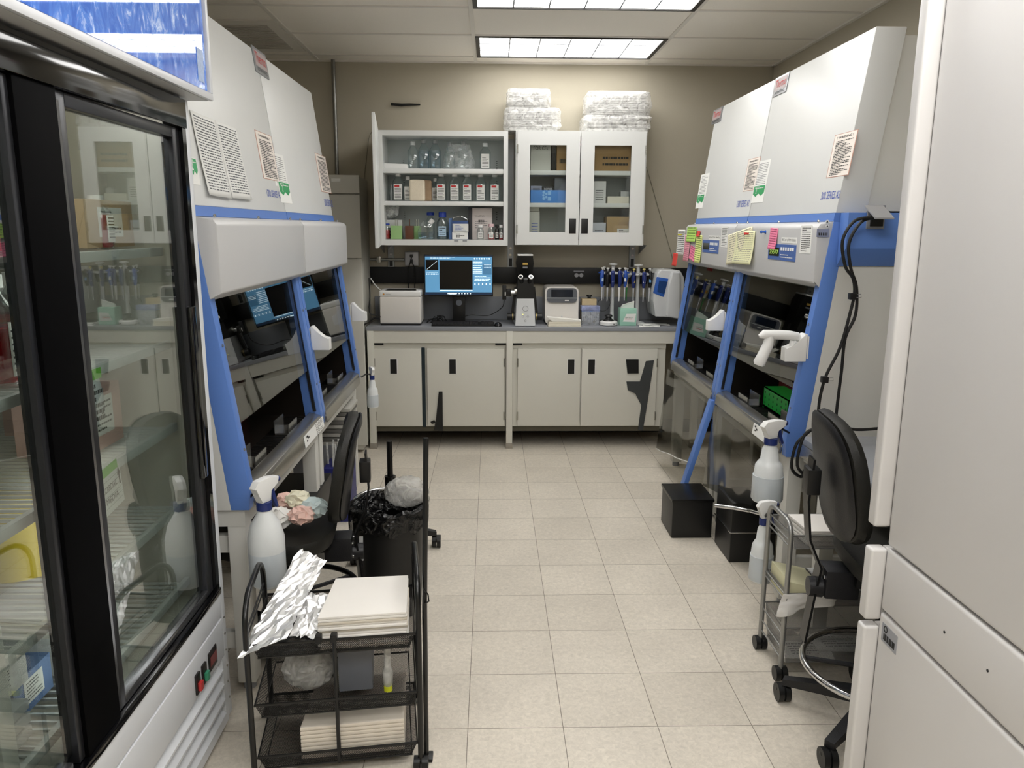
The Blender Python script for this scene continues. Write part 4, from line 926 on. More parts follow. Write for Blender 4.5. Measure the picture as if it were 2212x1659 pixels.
def prong(x0, x1, y0, label, m, pr_=2, d=.06, Y=SY-.05):
    t, a, b, zt, yf = carton(x0, x1, y0, s3, d, m, label, None, Y, name='holder_block', cat='holder', grp='coloured holder blocks on the bottom shelf')
    pm = mat('prong_metal', '#b9b9b0', .3, .8)
    for i in range(pr_):
        xx = (a+b)/2+(i-.5*(pr_-1))*.014
        MB().cyl((xx, Y, zt-.001), (xx, Y, zt+.045), .0035).build('prong', pm if m is GRB else m, t)
prong(843, 867, 489, 'green block with two prongs on the bottom shelf, nearest the left end', GRB)
prong(874, 892, 489, 'dark brown block with a thick stem on the bottom shelf', mat('brown_block', '#5a3420', .4), 1)
prong(892, 908, 489, 'green block beside the tilted square flask on bottom shelf', GRB, 2, .05, SY+.01)
rbottle(921, 938, 461, s3, 'glass bottle with bright blue cap behind the tilted square flask', CBL, WAT, SY+.03, fill=.4, capr=.95, neck=.7)
rbottle(943, 968, 461, s3, 'clear glass bottle with blue cap, right of the tilted flask', CBL, WAT, SY-.03, fill=.4, lab=mat('pale_blue_label', '#a9c4d8', .5), capr=.65, neck=.62)
t = thing('square_flask', 'tilted clear square flask with a white cap on the bottom shelf', 'flask', (X_(922), SY-.08, s3))
c = Vector((X_(921), SY-.09, s3)); hx = [(-.055, 0), (.05, 0), (.057, .03), (.05, .09), (.012, .128), (-.02, .128), (-.057, .06)]
MB().prism([c+Vector((a, 0, b+.001)) for a, b in hx], (0, .045, 0), .004).build('body', CLR, t)
MB().prism([c+Vector((a*.95, .003, b+.004)) for a, b in [(-.055, 0), (.05, 0), (.054, .045), (-.054, .045)]], (0, .039, 0)).build('liquid', WAT, t)
MB().cyl(c+Vector((.03, .02, .112)), c+Vector((.052, .02, .138)), .017).build('cap', WPLAS, t)
carton(969, 976, 472, s3, .1, mat('blue_carton', '#3358a8'), 'narrow dark blue box beside the handled carton on bottom shelf', Y=SY)
t, a, b, zt, yf = carton(976, 1011, 478, s3, .12, mat('blue_white_carton', '#33528c', .5), 'blue carton with wire handle and a draped handwritten note on bottom shelf', Y=SY-.01)
sheet(MB(), (((a+b)/2), yf-.001, s3+.028), UX, UZ, (b-a)*.98, .05).build('front_label', PAPER, t); lines(MB(), ((a+b)/2, yf-.002, s3+.028), UX, UZ, (b-a)*.6, .03, 3, .5).build('printed_lines', INK, t)
MB().tube([(a, yf+.01, zt-.01), (a+.01, yf+.01, zt+.02), ((a+b)/2, yf+.01, zt+.035), (b-.01, yf+.01, zt+.015), (b, yf+.01, zt-.01)], .0018).build('wire_handle', CHROME, t)
n_ = thing('paper_note', 'white handwritten note draped on the blue handled carton', 'note', ((a+b)/2, yf-.004, s3+.08))
MB().grid(lambda p, q: Vector((a+.004+(b-a-.002)*p, yf-.004-.004*math.sin(p*9), s3+.052+.058*q)), 8, 3).build('sheet', PAPER, n_, thick=.0005)
lines(MB(), ((a+b)/2, yf-.0095, s3+.08), UX, UZ, (b-a)*.8, .045, 5, .35, seed=8).build('handwriting', BLUETX, n_)
carton(1012, 1020, 449, s3, .14, mat('dark_carton', '#2e2f33', .5), 'thin dark box standing left of the big white carton', Y=SY+.04)
t, a, b, zt, yf = carton(1015, 1063, 450, s3, .1, mat('white_carton2', '#d9d0cc', .5), 'big white carton with label and barcode at right of bottom shelf', Y=SY+.03)
text('ViewRNA', .009, INK, ((a+b)/2-.01, yf, zt-.055), UX, UZ, t, width=.07, thick=.0012)
lines(MB(), ((a+b)/2, yf, zt-.115), UX, UZ, .1, .06, 4, .3, seed=12).build('printed_lines', mat('faint_ink', '#77777a'), t)
m = MB()
for i, k in enumerate((0, .1, .17, .3, .4, .46, .6, .7, .84)): m.box((a+b)/2-.02+k*.045, (a+b)/2-.02+k*.045+.002+(i % 3)*.001, yf-.0012, yf-.0008, zt-.1, zt-.082)
m.build('barcode', INK, t)
rbottle(1030, 1045, 487, s3, 'small bottle with white cap and label in front of the big white carton', WPLAS, None, SY-.08, lab=PAPER, capr=.85)
rbottle(1054, 1068, 485, s3, 'small bottle of red liquid with pale pink cap on the bottom shelf', mat('cap_pink', '#e0c0c4'), REDL, SY-.08, lab=PAPER, capr=.85)
rbottle(1069, 1078, 486, s3, 'small dark bottle with black cap on the bottom shelf', BLACK, None, SY-.04, lab=PAPER, capr=.85, glass=mat('dark_glass', '#2c2a2a', .2))
rbottle(1078, 1087, 487, s3, 'small red bottle with white cap, last at the right of bottom shelf', WPLAS, REDL, SY-.08, lab=PAPER, capr=.85)
# ================================================================= things behind the glazed doors
g1, g2, g3 = 1.962, 1.742, 1.485
CARD = mat('cardboard', '#9a7c54', .8, var=.06, scale=15); CARD2 = mat('cardboard_light', '#b69a70', .8, var=.06, scale=15)
GW = mat('grey_white_card', '#c4c4bc', .6)
carton(1145, 1188, 314, g1, .2, GW, 'grey-white box marked FOR CFs on the top shelf behind left glazed door', 'FOR CFs', SY, txm=INK, th=.14, tz=.86)
carton(1190, 1199, 314, g1, .2, mat('black_card', '#101010', .5), 'black upright binder between the boxes on the top shelf', Y=SY)
carton(1201, 1230, 315, g1, .2, CARD, 'brown cardboard box on the top shelf, right side of left glazed door', None, SY, 1)
carton(1280, 1372, 314, g1, .22, CARD, 'wide brown cardboard box on the top shelf behind right glazed door', None, SY, 2)
carton(1146, 1228, 411, g2, .16, mat('bright_blue_carton', '#3f86d6', .5), 'bright blue flat box on the middle shelf behind left glazed door', Y=SY-.03)
yb = SY-.03-.08
m = MB()
bt = thing('x', 'x', 'x') if 0 else None
tt = [o for o in C.objects if o.get('label', '').startswith('bright blue flat')][0]
cx = X_(1182, yb)
for dx, dz, r in ((-.025, .03, .01), (-.028, .052, .008), (-.025, .072, .01), (-.008, .04, .008), (-.008, .062, .008)): m.cyl((cx+dx, yb, g2+dz), (cx+dx, yb-.001, g2+dz), r)
m.build('dot_print', mat('pale_blue_print', '#8cc0f0', .5), tt)
m = MB(); m.box(cx+.003, cx+.025, yb-.001, yb, g2+.015, g2+.04).box(cx+.003, cx+.025, yb-.001, yb, g2+.055, g2+.08)
m.build('square_print', mat('pale_blue_print', '#8cc0f0', .5), tt)
zb = g2+.082
carton(1146, 1170, 401, zb+.0, .1, mat('lavender_card', '#9fa4b4', .5), 'small grey-lavender box lying on the bright blue box', None, SY, 2)
carton(1171, 1196, 402, zb+.0, .1, mat('black_card', '#101010', .5), 'small black box with white lettering lying on the bright blue box', 'sonos', SY, txm=PAPER, th=.45, tz=.45)
carton(1197, 1228, 384, zb, .14, mat('dark_film_pack', '#6c7278', .3, var=.3, scale=30), 'grey wrapped pack on the bright blue box', Y=SY+.03)
carton(1150, 1200, 376, zb+.05, .10, mat('dark_film_pack2', '#4a4f50', .3, var=.4, scale=30), 'dark wrapped pack at the back above the blue box', Y=SY+.09) if 0 else None
_, _, _, ztop, _ = carton(1144, 1166, 457, g3, .15, GW, 'grey-white box with blue handwriting on the bottom shelf', None, SY, 5, txm=BLUETX)
o = [q for q in C.objects if q.get('label', '').startswith('grey-white box with blue')][0]
carton(1144, 1165, 434, ztop+.001, .15, GW, 'plain grey-white box stacked on the box with blue handwriting', None, SY)
carton(1280, 1308, 391, g2, .14, WC, 'white carton with printed text on middle shelf of right glazed door', None, SY, 5)
carton(1312, 1358, 423, g2, .14, mat('cream_card', '#dcd6c6', .6), 'low cream flat box on middle shelf of right glazed door', Y=SY)
carton(1340, 1358, 412, g2+.034, .08, mat('frost_plastic', '#b9bcbc', .3), 'small frosted box on the cream flat box', Y=SY)
carton(1280, 1310, 480, g3, .12, mat('lid_box', '#c9cdd6', .4), 'white tub with blue lid label on bottom shelf of right glazed door', None, SY, 3)
carton(1312, 1372, 467, g3, .16, CARD2, 'brown carton with white label on bottom shelf of right glazed door', Y=SY+.01)
b_ = [q for q in C.objects if q.get('label', '').startswith('brown carton with white')][0]
k = sheet(MB(), (X_(1348, 5.62), 5.629, g3+.045), UX, UZ, .085, .075, .001).build('label', PAPER, b_); lines(MB(), (X_(1348, 5.62), 5.628, g3+.045), UX, UZ, .07, .06, 5, .5, off=.002).build('printed_lines', INK, k)
# ================================================================= wrapped packs on top of the wall cabinets
WRAP = film_mat('wrap_film', '#f0efec', .45, .25, .35); TRAYC = film_mat('clear_tray', '#e9e9e6', .55, .15, .3)
def pack(x0, x1, y0, y1, label, Y=5.70, d=.26, n=5, z0=None):
    zb = AY(x0, y1, Y-d/2).z if z0 is None else z0; zt = zb+(y1-y0)*K_; a, b = X_(x0, Y), X_(x1, Y)
    t = thing('tray_pack', label, 'trays', ((a+b)/2, Y, zb), 0, 'wrapped plastic trays on the wall cabinets')
    h_ = (zt-zb)/n
    for i in range(n):
        z = zb+h_*i+.002
        m = MB(); q = .03 if i % 2 else .022
        m.box(a+q, b-q, Y-d/2+.02, Y+d/2-.02, z, z+h_*.35, .004).box(a+q-.008, b-q+.008, Y-d/2+.014, Y+d/2-.014, z+h_*.6, z+h_*.75, .002)
        m.build('tray', TRAYC, t)
    rg = []; N_ = 28; rnd = random.Random(int(x0))
    for j in range(7):
        z = zb+.001+(zt-zb)*j/6; g_ = 1 if 0 < j < 6 else .93
        rg.append([Vector(((a+b)/2+max(-1, min(1, 1.35*math.cos(2*PI*i/N_)))*(b-a)/2*g_+rnd.uniform(-.007, .007), Y+max(-1, min(1, 1.35*math.sin(2*PI*i/N_)))*d/2*g_+rnd.uniform(-.007, .007), z+(rnd.uniform(-.006, .006) if 0 < j < 6 else 0))) for i in range(N_)])
    MB().loft(rg).build('film', WRAP, t)
    return zt
z = pack(1088, 1205, 237, 282, 'lower wrapped tray pack on top between the two wall cabinets', z0=2.2255)
pack(1094, 1184, 200, 236, 'upper wrapped tray pack in the left pile on the wall cabinets', z0=z+.002)
z = pack(1252, 1393, 250, 282, 'lower wrapped tray pack in the right pile on the glazed cabinet', z0=2.2255, n=2)
pack(1257, 1392, 203, 249, 'upper wrapped tray pack in the right pile on the glazed cabinet', z0=z+.002)
# ================================================================= things on the worktop
WT = .885
def px2(x, y, Y): return AY(x, y, Y)
# gel imager: white bench device at the left
Y0 = 5.50; a, b = AY(820, 660, Y0).x, AY(909, 660, Y0).x; zt = AY(860, 632, Y0).z
t = thing('bench_incubator', 'white square bench device with a dark top slot at the left of worktop', 'lab device', ((a+b)/2, Y0+.12, WT))
MB().box(a, b, Y0, Y0+.26, WT+.012, zt-.03, .012, 3).build('housing', mat('warm_white', '#dcd8d2', .4, var=.02), t)
MB().box(a-.002, b+.002, Y0+.0, Y0+.262, zt-.031, zt+.012, .012, 3).build('lid', WPLAS, t)
MB().prism([(a+.035, Y0+.03, zt+.0125), (b-.035, Y0+.03, zt+.0125), (b-.045, Y0+.14, zt+.0125), (a+.045, Y0+.14, zt+.0125)], (0, 0, .0006)).build('slot', BLACK, t)
MB().box(a+.006, b-.006, Y0+.006, Y0+.25, WT, WT+.012).build('feet', BLACK, t)
MB().cyl((a+.03, Y0-.0005, zt-.012), (a+.03, Y0+.003, zt-.012), .0065).build('emblem', mat('orange_logo', '#c88a3a', .5), t); text('AXION', .007, mat('grey_ink', '#666'+'666', .5), (a+.062, Y0, zt-.012), UX, UZ, t, width=.032, thick=.0012)
cab('power_cable', 'white plug and cord running from the cupboard side to the white device', [(801, 601), (810, 615), (822, 627)], 5.72, .004, 'cable', WPLAS)
# monitor
Ym = 5.60; a, b = AY(916, 590, Ym).x, AY(1065, 590, Ym).x; z1, z0 = AY(990, 550, Ym).z, AY(990, 640, Ym).z
t = thing('monitor', 'black desktop monitor showing an imaging program on worktop', 'monitor', ((a+b)/2, Ym+.06, WT))
MB().box(a, b, Ym, Ym+.03, z0, z1, .003).build('bezel', BLACK, t)
ZM0 = AY(990, 636, Ym).z
SCB = mat('screen_blue', '#4d7d9f', .3, emit=.75); SCK = mat('screen_black', '#020204', .15); SCW = mat('screen_white', '#d9ecf5', .3, emit=.9); SCD = mat('screen_navy', '#16263c', .3, emit=.5)
f = lambda x, y: Vector((AY(x, y, Ym).x, Ym, AY(x, y, Ym).z))
def srect(parent, x0, y0, x1, y1, m, nm, lay=1):
    p, q = f(x0, y0), f(x1, y1); return MB().box(p.x, q.x, Ym-.0006*lay, Ym-.0006*lay+.0005, q.z, p.z).build(nm, m, parent)
sc_ = srect(t, 918, 552, 1063, 637, SCB, 'screen')
srect(sc_, 949, 562, 1021, 626, SCK, 'image_area', 2); srect(sc_, 919, 561, 947, 584, SCK, 'graph_area', 2)
srect(sc_, 918, 631, 1063, 637, SCD, 'taskbar', 2); srect(sc_, 918, 552, 1063, 555, SCD, 'title_bar', 2); srect(sc_, 950, 626.5, 1021, 628, SCW, 'scroll_bar', 2)
p, q = f(922, 582), f(944, 564); MB().tube([p-UY*.0015, q-UY*.0015], .0009, 6).build('graph_line', SCW, sc_)
m = MB(); rnd = random.Random(4)
for i in range(7): p = f(1025+i*5.3, 559); m.cyl(p-UY*.0016, p-UY*.001, .0052, n=10)
for i in range(5): p = f(1026+i*8.2, 613); m.box(p.x-.004, p.x+.004, Ym-.0018, Ym-.0012, p.z-.009, p.z+.004)
for i in range(9): p = f(968+i*6, 634); m.box(p.x-.004, p.x+.004, Ym-.0018, Ym-.0012, p.z-.004, p.z+.004)
p, q = f(970, 632.5), f(985, 635.5); m.box(p.x, q.x, Ym-.0018, Ym-.0012, q.z, p.z)
for i in range(8): p = f(922+i*3.4, 592); m.box(p.x-.003, p.x+.003, Ym-.0018, Ym-.0012, p.z-.004, p.z+.004)
m.build('icons', SCW, sc_)
m = MB()
for (x, y, w_, h_, n) in [(1031, 578, .075, .09, 7), (1053, 575, .06, .03, 3), (1042, 600, .13, .03, 3), (955, 556.5, .2, .014, 2), (933, 588, .09, .01, 1), (1040, 606, .12, .012, 1)]: lines(m, f(x, y), UX, UZ, w_, h_, n, .35, seed=int(x), off=.0012)
m.build('menu_text', SCW, sc_)
srect(sc_, 1043, 570, 1062, 593, mat('screen_blue2', '#3d6888', .3, emit=.6), 'side_panel', 2)
text('DELL', .008, mat('grey_ink', '#666666'), (f(991, 638.3)), UX, UZ, t, width=.022)
xc = (a+b)/2
MB().box(xc-.045, xc+.045, Ym+.03, Ym+.05, WT+.012, z0+.12, .004).build('stand', BLACK, t)
MB().cyl((xc, Ym+.029, WT+.15), (xc, Ym+.031, WT+.15), .022).build('cable_hole', mat('hole_grey', '#5e626a', .5), t)
MB().box(xc-.12, xc+.12, Ym-.06, Ym+.1, WT, WT+.012, .003).build('base', BLACK, t)
# keyboard and mouse
p, q = AY(932, 700, 5.46), AY(1068, 700, 5.46)
t = thing('keyboard', 'black computer keyboard on the worktop before the monitor', 'keyboard', ((p.x+q.x)/2, 5.52, WT))
MB().hexa([(x, y, z) for x in (p.x, q.x) for y, zt in ((5.452, .012), (5.53, .026)) for z in (WT, WT+zt)], .002).build('case', BLACK, t)
kk = MB(); KM = mat('key_black', '#26262a', .35)
for r_ in range(5):
    for c_ in range(20):
        xx = p.x+.008+(q.x-p.x-.016)*(c_+.5)/20; yy = 5.459+r_*.0155; zz = WT+.012+.014*(yy-5.452)/.078
        if c_ in (15,): continue
        kk.box(xx-.009, xx+.009, yy-.006, yy+.006, zz, zz+.005)
kk.build('keys', KM, t)
t = thing('mouse', 'black computer mouse right of the keyboard', 'mouse', (AY(1077, 697, 5.47).x, 5.48, WT))
m = MB().ball((0, 0, 0), .03, (.95, 1.6, .95), 3); c = Vector((AY(1076, 697, 5.47).x, 5.48, WT))
for v in m.bm.verts: v.co.z = max(v.co.z, 0); v.co += c
m.build('shell', mat('mouse_black', '#151517', .25), t); MB().box(c.x-.003, c.x+.003, c.y-.042, c.y-.02, WT+.018, WT+.025, .001).build('wheel', GREYP, t)
# tangle of cords behind
rnd = random.Random(11)
m = MB()
for i in range(7):
    y_ = 5.62+rnd.uniform(0, .12); x0_ = AY(922+rnd.uniform(0, 12), 680, 5.65).x; pts = []
    for k in range(6): pts.append((x0_+k*.022+rnd.uniform(-.015, .015), y_+rnd.uniform(-.02, .02), WT+.006+abs(rnd.uniform(0, .05))*(1 if 0 < k < 5 else 0)))
    m.tube(pts, .003, 6)
tag(m.build('cord_tangle', K), 'tangle of black cords behind the keyboard, left of the monitor stand', 'cable', kind='stuff')
cab('usb_cable', 'black camera cable drooping from microscope camera to the worktop', [(1089, 648), (1086, 662), (1070, 675), (1050, 682), (1020, 680), (1005, 683)], 5.62, .003)
cab('power_cable', 'black cords hanging over the left end of the worktop', [(797, 600), (799, 640), (798, 675), (815, 683), (790, 700), (782, 710), (781, 760)], 5.44, .004)
cab('power_cable', 'black cord lying at worktop level beside the tall cupboard', [(822, 684), (806, 687), (795, 697), (786, 706), (786, 760)], 5.43, .004)
# microscope
Yc = 5.56; cx = AY(1134, 650, Yc).x; cz = WT
def mp_(x, y, Y=Yc): return AY(x, y, Y)
t = thing('microscope', 'black and white inverted microscope with camera in the middle of worktop', 'microscope', (cx, Yc, WT))
wz = AY(1134, 645, 5.5).z
lo = [Vector((cx+sx_*.083, yy, WT+.004)) for sx_, yy in ((-.85, 5.46), (.85, 5.46), (.95, 5.75), (-.95, 5.75))]; hi = [Vector((cx+sx_*.068, yy, wz)) for sx_, yy in ((-.9, 5.49), (.9, 5.49), (.9, 5.75), (-.9, 5.75))]
MB().loft([lo, hi]).build('base', LGREY, t)
MB().loft([[p_+Vector((0, 0, 0)) for p_ in hi], [Vector((p_.x*1+(cx-p_.x)*.12, p_.y, wz+.13)) for p_ in hi]]).build('body', BLACK, t)
top = AY(1134, 551, Yc).z
MB().loft([[Vector((cx+sx_*.045, yy, wz+.12)) for sx_, yy in ((-1, 5.62), (1, 5.62), (1, 5.76), (-1, 5.76))], [Vector((cx+sx_*.062, yy, top-.06)) for sx_, yy in ((-1, 5.58), (1, 5.58), (1, 5.76), (-1, 5.76))], [Vector((cx+sx_*.053, yy, top-.006)) for sx_, yy in ((-1, 5.56), (1, 5.56), (1, 5.74), (-1, 5.74))]]).build('lamp_pillar', BLACK, t)
MB().box(cx-.055, cx+.055, 5.55, 5.75, top-.006, top+.006, .004).build('pillar_cap', WPLAS, t)
ey = mp_(1134, 597)
MB().ball((cx, Yc-.03, ey.z-.03), .03, (1.4, 1, .9)).build('eyepiece_head', BLACK, t)
for sg_ in (-1, 1):
    A_ = Vector((cx+sg_*.022, Yc-.03, ey.z-.06)); B_ = Vector((cx+sg_*.036, Yc-.10, ey.z+.002))
    ep = MB().cyl(A_, B_, .017, .016).build('eyepiece', BLACK, t)
    MB().cyl(B_-(B_-A_).normalized()*.006, B_+(B_-A_).normalized()*.004, .0185, .0175).build('eyepiece_ring', STEEL, ep)
    MB().cyl(B_, B_+(B_-A_).normalized()*.0045, .011).build('lens', mat('lens_dark', '#20242c', .05), ep)
    MB().cyl((cx+sg_*.07, 5.6, WT+.055), (cx+sg_*.125, 5.6, WT+.055), .026).build('focus_knob', BLACK, t)
    MB().cyl((cx+sg_*.083, 5.6, WT+.055), (cx+sg_*.09, 5.6, WT+.055), .0275).build('knob_ring', mat('brass', '#8a7a4a', .3, .6), t)
    MB().loft([[Vector((cx+sg_*(.088+a), 5.62+b, WT+.08)) for a, b in ((-.01, 0), (.01, 0), (.01, .03), (-.01, .03))], [Vector((cx+sg_*(.065+a), 5.62+b, ey.z-.08)) for a, b in ((-.01, 0), (.01, 0), (.01, .03), (-.01, .03))]]).build('side_arm', BLACK, t)
cz_ = mp_(1090, 632)
MB().cyl((cx-.10, Yc+.02, cz_.z), (cx-.055, Yc+.02, cz_.z), .017).build('camera_mount', CHROME, t)
MB().cyl((cx-.075, Yc+.02, cz_.z+.006), (cx-.06, Yc+.02, cz_.z+.006), .022).build('mount_ring', STEEL, t)
cm = MB().box(cx-.162, cx-.134, Yc-.015, Yc+.05, cz_.z-.05, cz_.z+.05, .004).box(cx-.134, cx-.10, Yc, Yc+.04, cz_.z-.025, cz_.z+.025, .003).build('camera', BLACK, t)
MB().box(cx-.145, cx-.138, Yc-.016, Yc-.015, cz_.z-.02, cz_.z+.005).build('camera_label', PAPER, cm)
sheet(MB(), (cx, 5.585, top-.062), UX, UZ, .036, .016, .012).build('yellow_label', mat('yellow_label', '#c9a550', .5), t)
sheet(MB(), (cx, 5.59, top-.088), UX, UZ, .034, .012, .012).build('model_label', GREYP, t)
bf = lambda dz: Vector((cx, 5.455+(dz/.12)*.03, WT+dz))
m = MB(); c = Vector((cx, 5.468, WT+.125)); m.tube([c+Vector((math.cos(i*.393)*.019, 0, math.sin(i*.393)*.019)) for i in range(16)], .001, 6, True); m.build('round_emblem', mat('grey_ink', '#666666'), t)
for dx, dz in ((-.018, .07), (.018, .07), (0, .04)): MB().tube([Vector((cx+dx+math.cos(i*.785)*.007, 5.458+dz*.1, WT+dz+math.sin(i*.785)*.007)) for i in range(8)], .0008, 6, True).build('button_outline', mat('grey_ink', '#666666'), t)
MB().ball((cx-.018, 5.463, WT+.085), .0025).build('indicator', mat('led_yellow', '#e8e070', .3, emit=2), t)
# thermal cycler
Yp = 5.55; a, b = AY(1178, 660, Yp).x, AY(1250, 660, Yp).x; xc = (a+b)/2; zt = AY(1212, 620, Yp+.03).z
t = thing('thermal_cycler', 'white thermal cycler with dark tilted touch screen on worktop', 'lab device', (xc, Yp+.1, WT))
def rr_(x0, x1, z0, z1, y, r=.02, n=4, dy=0):
    o = []
    for cx_, cz__, a0 in ((x1-r, z0+r, -90), (x1-r, z1-r, 0), (x0+r, z1-r, 90), (x0+r, z0+r, 180)):
        for k in range(n+1): an = math.radians(a0+90*k/n); o.append(Vector((cx_+r*math.cos(an), y+dy*((cz__+r*math.sin(an))-z0), cz__+r*math.sin(an))))
    return o
MB().loft([rr_(a, b, WT+.004, zt, Yp, .03, dy=.12), rr_(a, b, WT+.004, zt, Yp+.3, .03)]).build('housing', mat('warm_white', '#dcd8d2'), t)
pz = zt-.075
MB().prism(rr_(a+.01, b-.01, pz-.035, zt-.007, Yp+.010, .03, dy=.12), (0, -.004, 0)).build('screen_bezel', mat('cycler_grey', '#55585e', .3), t)
MB().prism(rr_(a+.042, b-.042, pz+.005, zt-.018, Yp+.0125, .003, dy=.12), (0, -.004, 0)).build('screen', mat('screen_off', '#0a1220', .08), t)
MB().prism([(a+.012, Yp+.006, pz-.004), (b-.012, Yp+.006, pz-.004), (b-.012, Yp+.006, pz), (a+.012, Yp+.006, pz)], (0, -.002, 0)).build('seam', LGREY, t)
MB().box(xc+.02, xc+.05, Yp+.001, Yp+.006, pz-.022, pz-.015).build('latch', PAPER, t)
MB().box(xc-.006, xc+.006, Yp-.002, Yp+.001, WT+.055, WT+.066, .001).build('logo', LGREY, t)
# folded towels before it
t = thing('paper_towels', 'folded stack of cream paper towels before the thermal cycler', 'paper towels', (xc, 5.48, WT))
a2, b2 = AY(1184, 695, 5.45).x, AY(1255, 695, 5.45).x
for k in range(3): MB().box(a2+.002*k, b2-.001*k, 5.435+.003*k, 5.53, WT+.001+k*.012, WT+.012+k*.012, .002).build('towel', mat('towel_cream', '#e3ddcc', .85), t)
MB().hexa([(x, y, z) for x, z0_ in ((a2-.005, WT+.055), (b2, WT+.042)) for y in (5.44, 5.53) for z in (z0_-.006 if x < 0 else z0_-.003, z0_)]).build('loose_fold', mat('towel_white', '#eceae2', .85), t) if 0 else \
MB().prism([(a2-.006, 5.44, WT+.068), (b2, 5.44, WT+.046), (b2, 5.44, WT+.037), (a2+.03, 5.44, WT+.037)], (0, .08, 0)).build('loose_fold', mat('towel_white', '#eceae2', .85), t)
# small orange-topped rocker box + tip box
Yb_ = 5.66; a, b = AY(1257, 660, Yb_).x, AY(1289, 660, Yb_).x; z1 = AY(1270, 646, Yb_).z
t = thing('mini_centrifuge', 'small cream box device with black knob behind the tip box', 'lab device', ((a+b)/2, Yb_, WT))
MB().box(a, b, Yb_, Yb_+.12, WT, z1, .006).build('housing', mat('aged_cream', '#d9c39a', .4), t)
MB().lathe(((a+b)/2+.005, Yb_+.06, z1), [(.014, 0), (.012, .012), (.022, .014), (.02, .024), (.008, .026)], 16).build('knob', BLACK, t)
Yt = 5.52; a, b = AY(1256, 680, Yt).x, AY(1296, 680, Yt).x; z1 = AY(1275, 663, Yt).z
t = thing('tip_box', 'clear pipette tip box with lavender tray next to the small centrifuge', 'tip box', ((a+b)/2, Yt+.04, WT))
LAV = pane_mat('lavender_plastic', '#b4bde0', 1.4, .1, .1)
MB().box(a+.004, b-.004, Yt, Yt+.09, WT+.001, z1-.03, .003).build('body', film_mat('frost_clear', '#c9ced6', .45, .2, .1), t)
MB().box(a, b, Yt-.003, Yt+.093, z1-.03, z1+.005, .004).build('lid', film_mat('lavender_clear', '#9fabd8', .6, .2, .1), t)
MB().box(a+.004, b-.004, Yt+.001, Yt+.088, z1-.036, z1-.03).build('rack_tray', mat('tray_blue', '#6f8fd0', .4), t)
tp = MB()
for i in range(8):
    for k in range(4): tp.cyl((a+.012+(b-a-.024)*i/7, Yt+.012+k*.02, z1-.03), (a+.012+(b-a-.024)*i/7, Yt+.012+k*.02, WT+.03), .004, .0015, 8)
tp.build('tips', mat('tip_white', '#d5d9df', .4), t)
# mini centrifuge with dark rotor
p = AY(1316, 692, 5.50)
t = thing('mini_centrifuge', 'round white mini centrifuge with dark rotor below the first pipette stand', 'lab device', (p.x, 5.53, WT))
MB().lathe((p.x, 5.53, WT), [(.058, .002), (.064, .008), (.064, .026), (.056, .032), (.05, .033)], 32).build('housing', WPLAS, t)
MB().lathe((p.x, 5.53, WT), [(.04, .033), (.036, .04), (.025, .045), (.018, .062), (.03, .066), (.022, .078), (.006, .08)], 24).build('rotor', BLACK, t)
MB().cyl((p.x+.03, 5.473, WT+.015), (p.x+.03, 5.468, WT+.015), .004).build('knob', BLACK, t)
# tissue box
Yk = 5.50; a, b = AY(1340, 680, Yk).x, AY(1375, 680, Yk).x; z1 = AY(1355, 667, Yk).z
t = thing('tissue_box', 'green and white wipes box with a tissue standing up on worktop', 'tissue box', ((a+b)/2, Yk+.05, WT))
MB().box(a, b, Yk, Yk+.11, WT+.001, z1, .002).build('box', mat('mint', '#9fcdb9', .5), t)
o = Vector(((a+b)/2+.006, Yk, (WT+z1)/2-.002)); k = MB().prism([o+UX*x+UZ*z for x, z in ((-.045, -.028), (.04, -.032), (.048, .028), (-.02, .026))], (0, -.0008, 0)).build('front_print', PAPER, t)
text('KIMTECH', .009, mat('green_ink', '#2a6a58', .5), o-UX*.002-UY*.0008, UX, UZ, t, width=.05, thick=.001)
MB().box(o.x-.03, o.x+.022, Yk-.0014, Yk-.0008, o.z-.012, o.z-.009).build('red_line', RED, t)
MB().loft([[Vector(((a+b)/2+x, Yk+.05+y, z1+.001)) for x, y in ((-.05, -.01), (.045, -.01), (.045, .01), (-.05, .01))], [Vector(((a+b)/2+x, Yk+.045+y, z1+z)) for x, y, z in ((-.045, -.012, .02), (.045, -.012, .05), (.048, .008, .052), (-.04, .008, .024))]]).build('tissue', PAPER, t)
# papers
for i, (x0_, x1_, yy, dz, lab) in enumerate([(1375, 1440, 5.60, .001, 'white sheet lying on the worktop behind the folded strip'), (1380, 1425, 5.46, .001, 'folded white strip at the front edge of worktop by the tissue box'), (1388, 1446, 5.53, .003, 'loose white sheet on the worktop before the cell counter')]):
    a, b = AY(x0_, 690, yy).x, AY(x1_, 690, yy).x
    t = thing('paper_sheet', lab, 'paper', ((a+b)/2, yy, WT), 0, 'loose papers on the worktop'); MB().grid(lambda p, q: Vector((a+(b-a)*p+.01*q, yy-.03+.07*q, WT+dz+.004*math.sin(p*3+q*2)**2)), 6, 4).build('sheet', PAPER, t, thick=.0005)
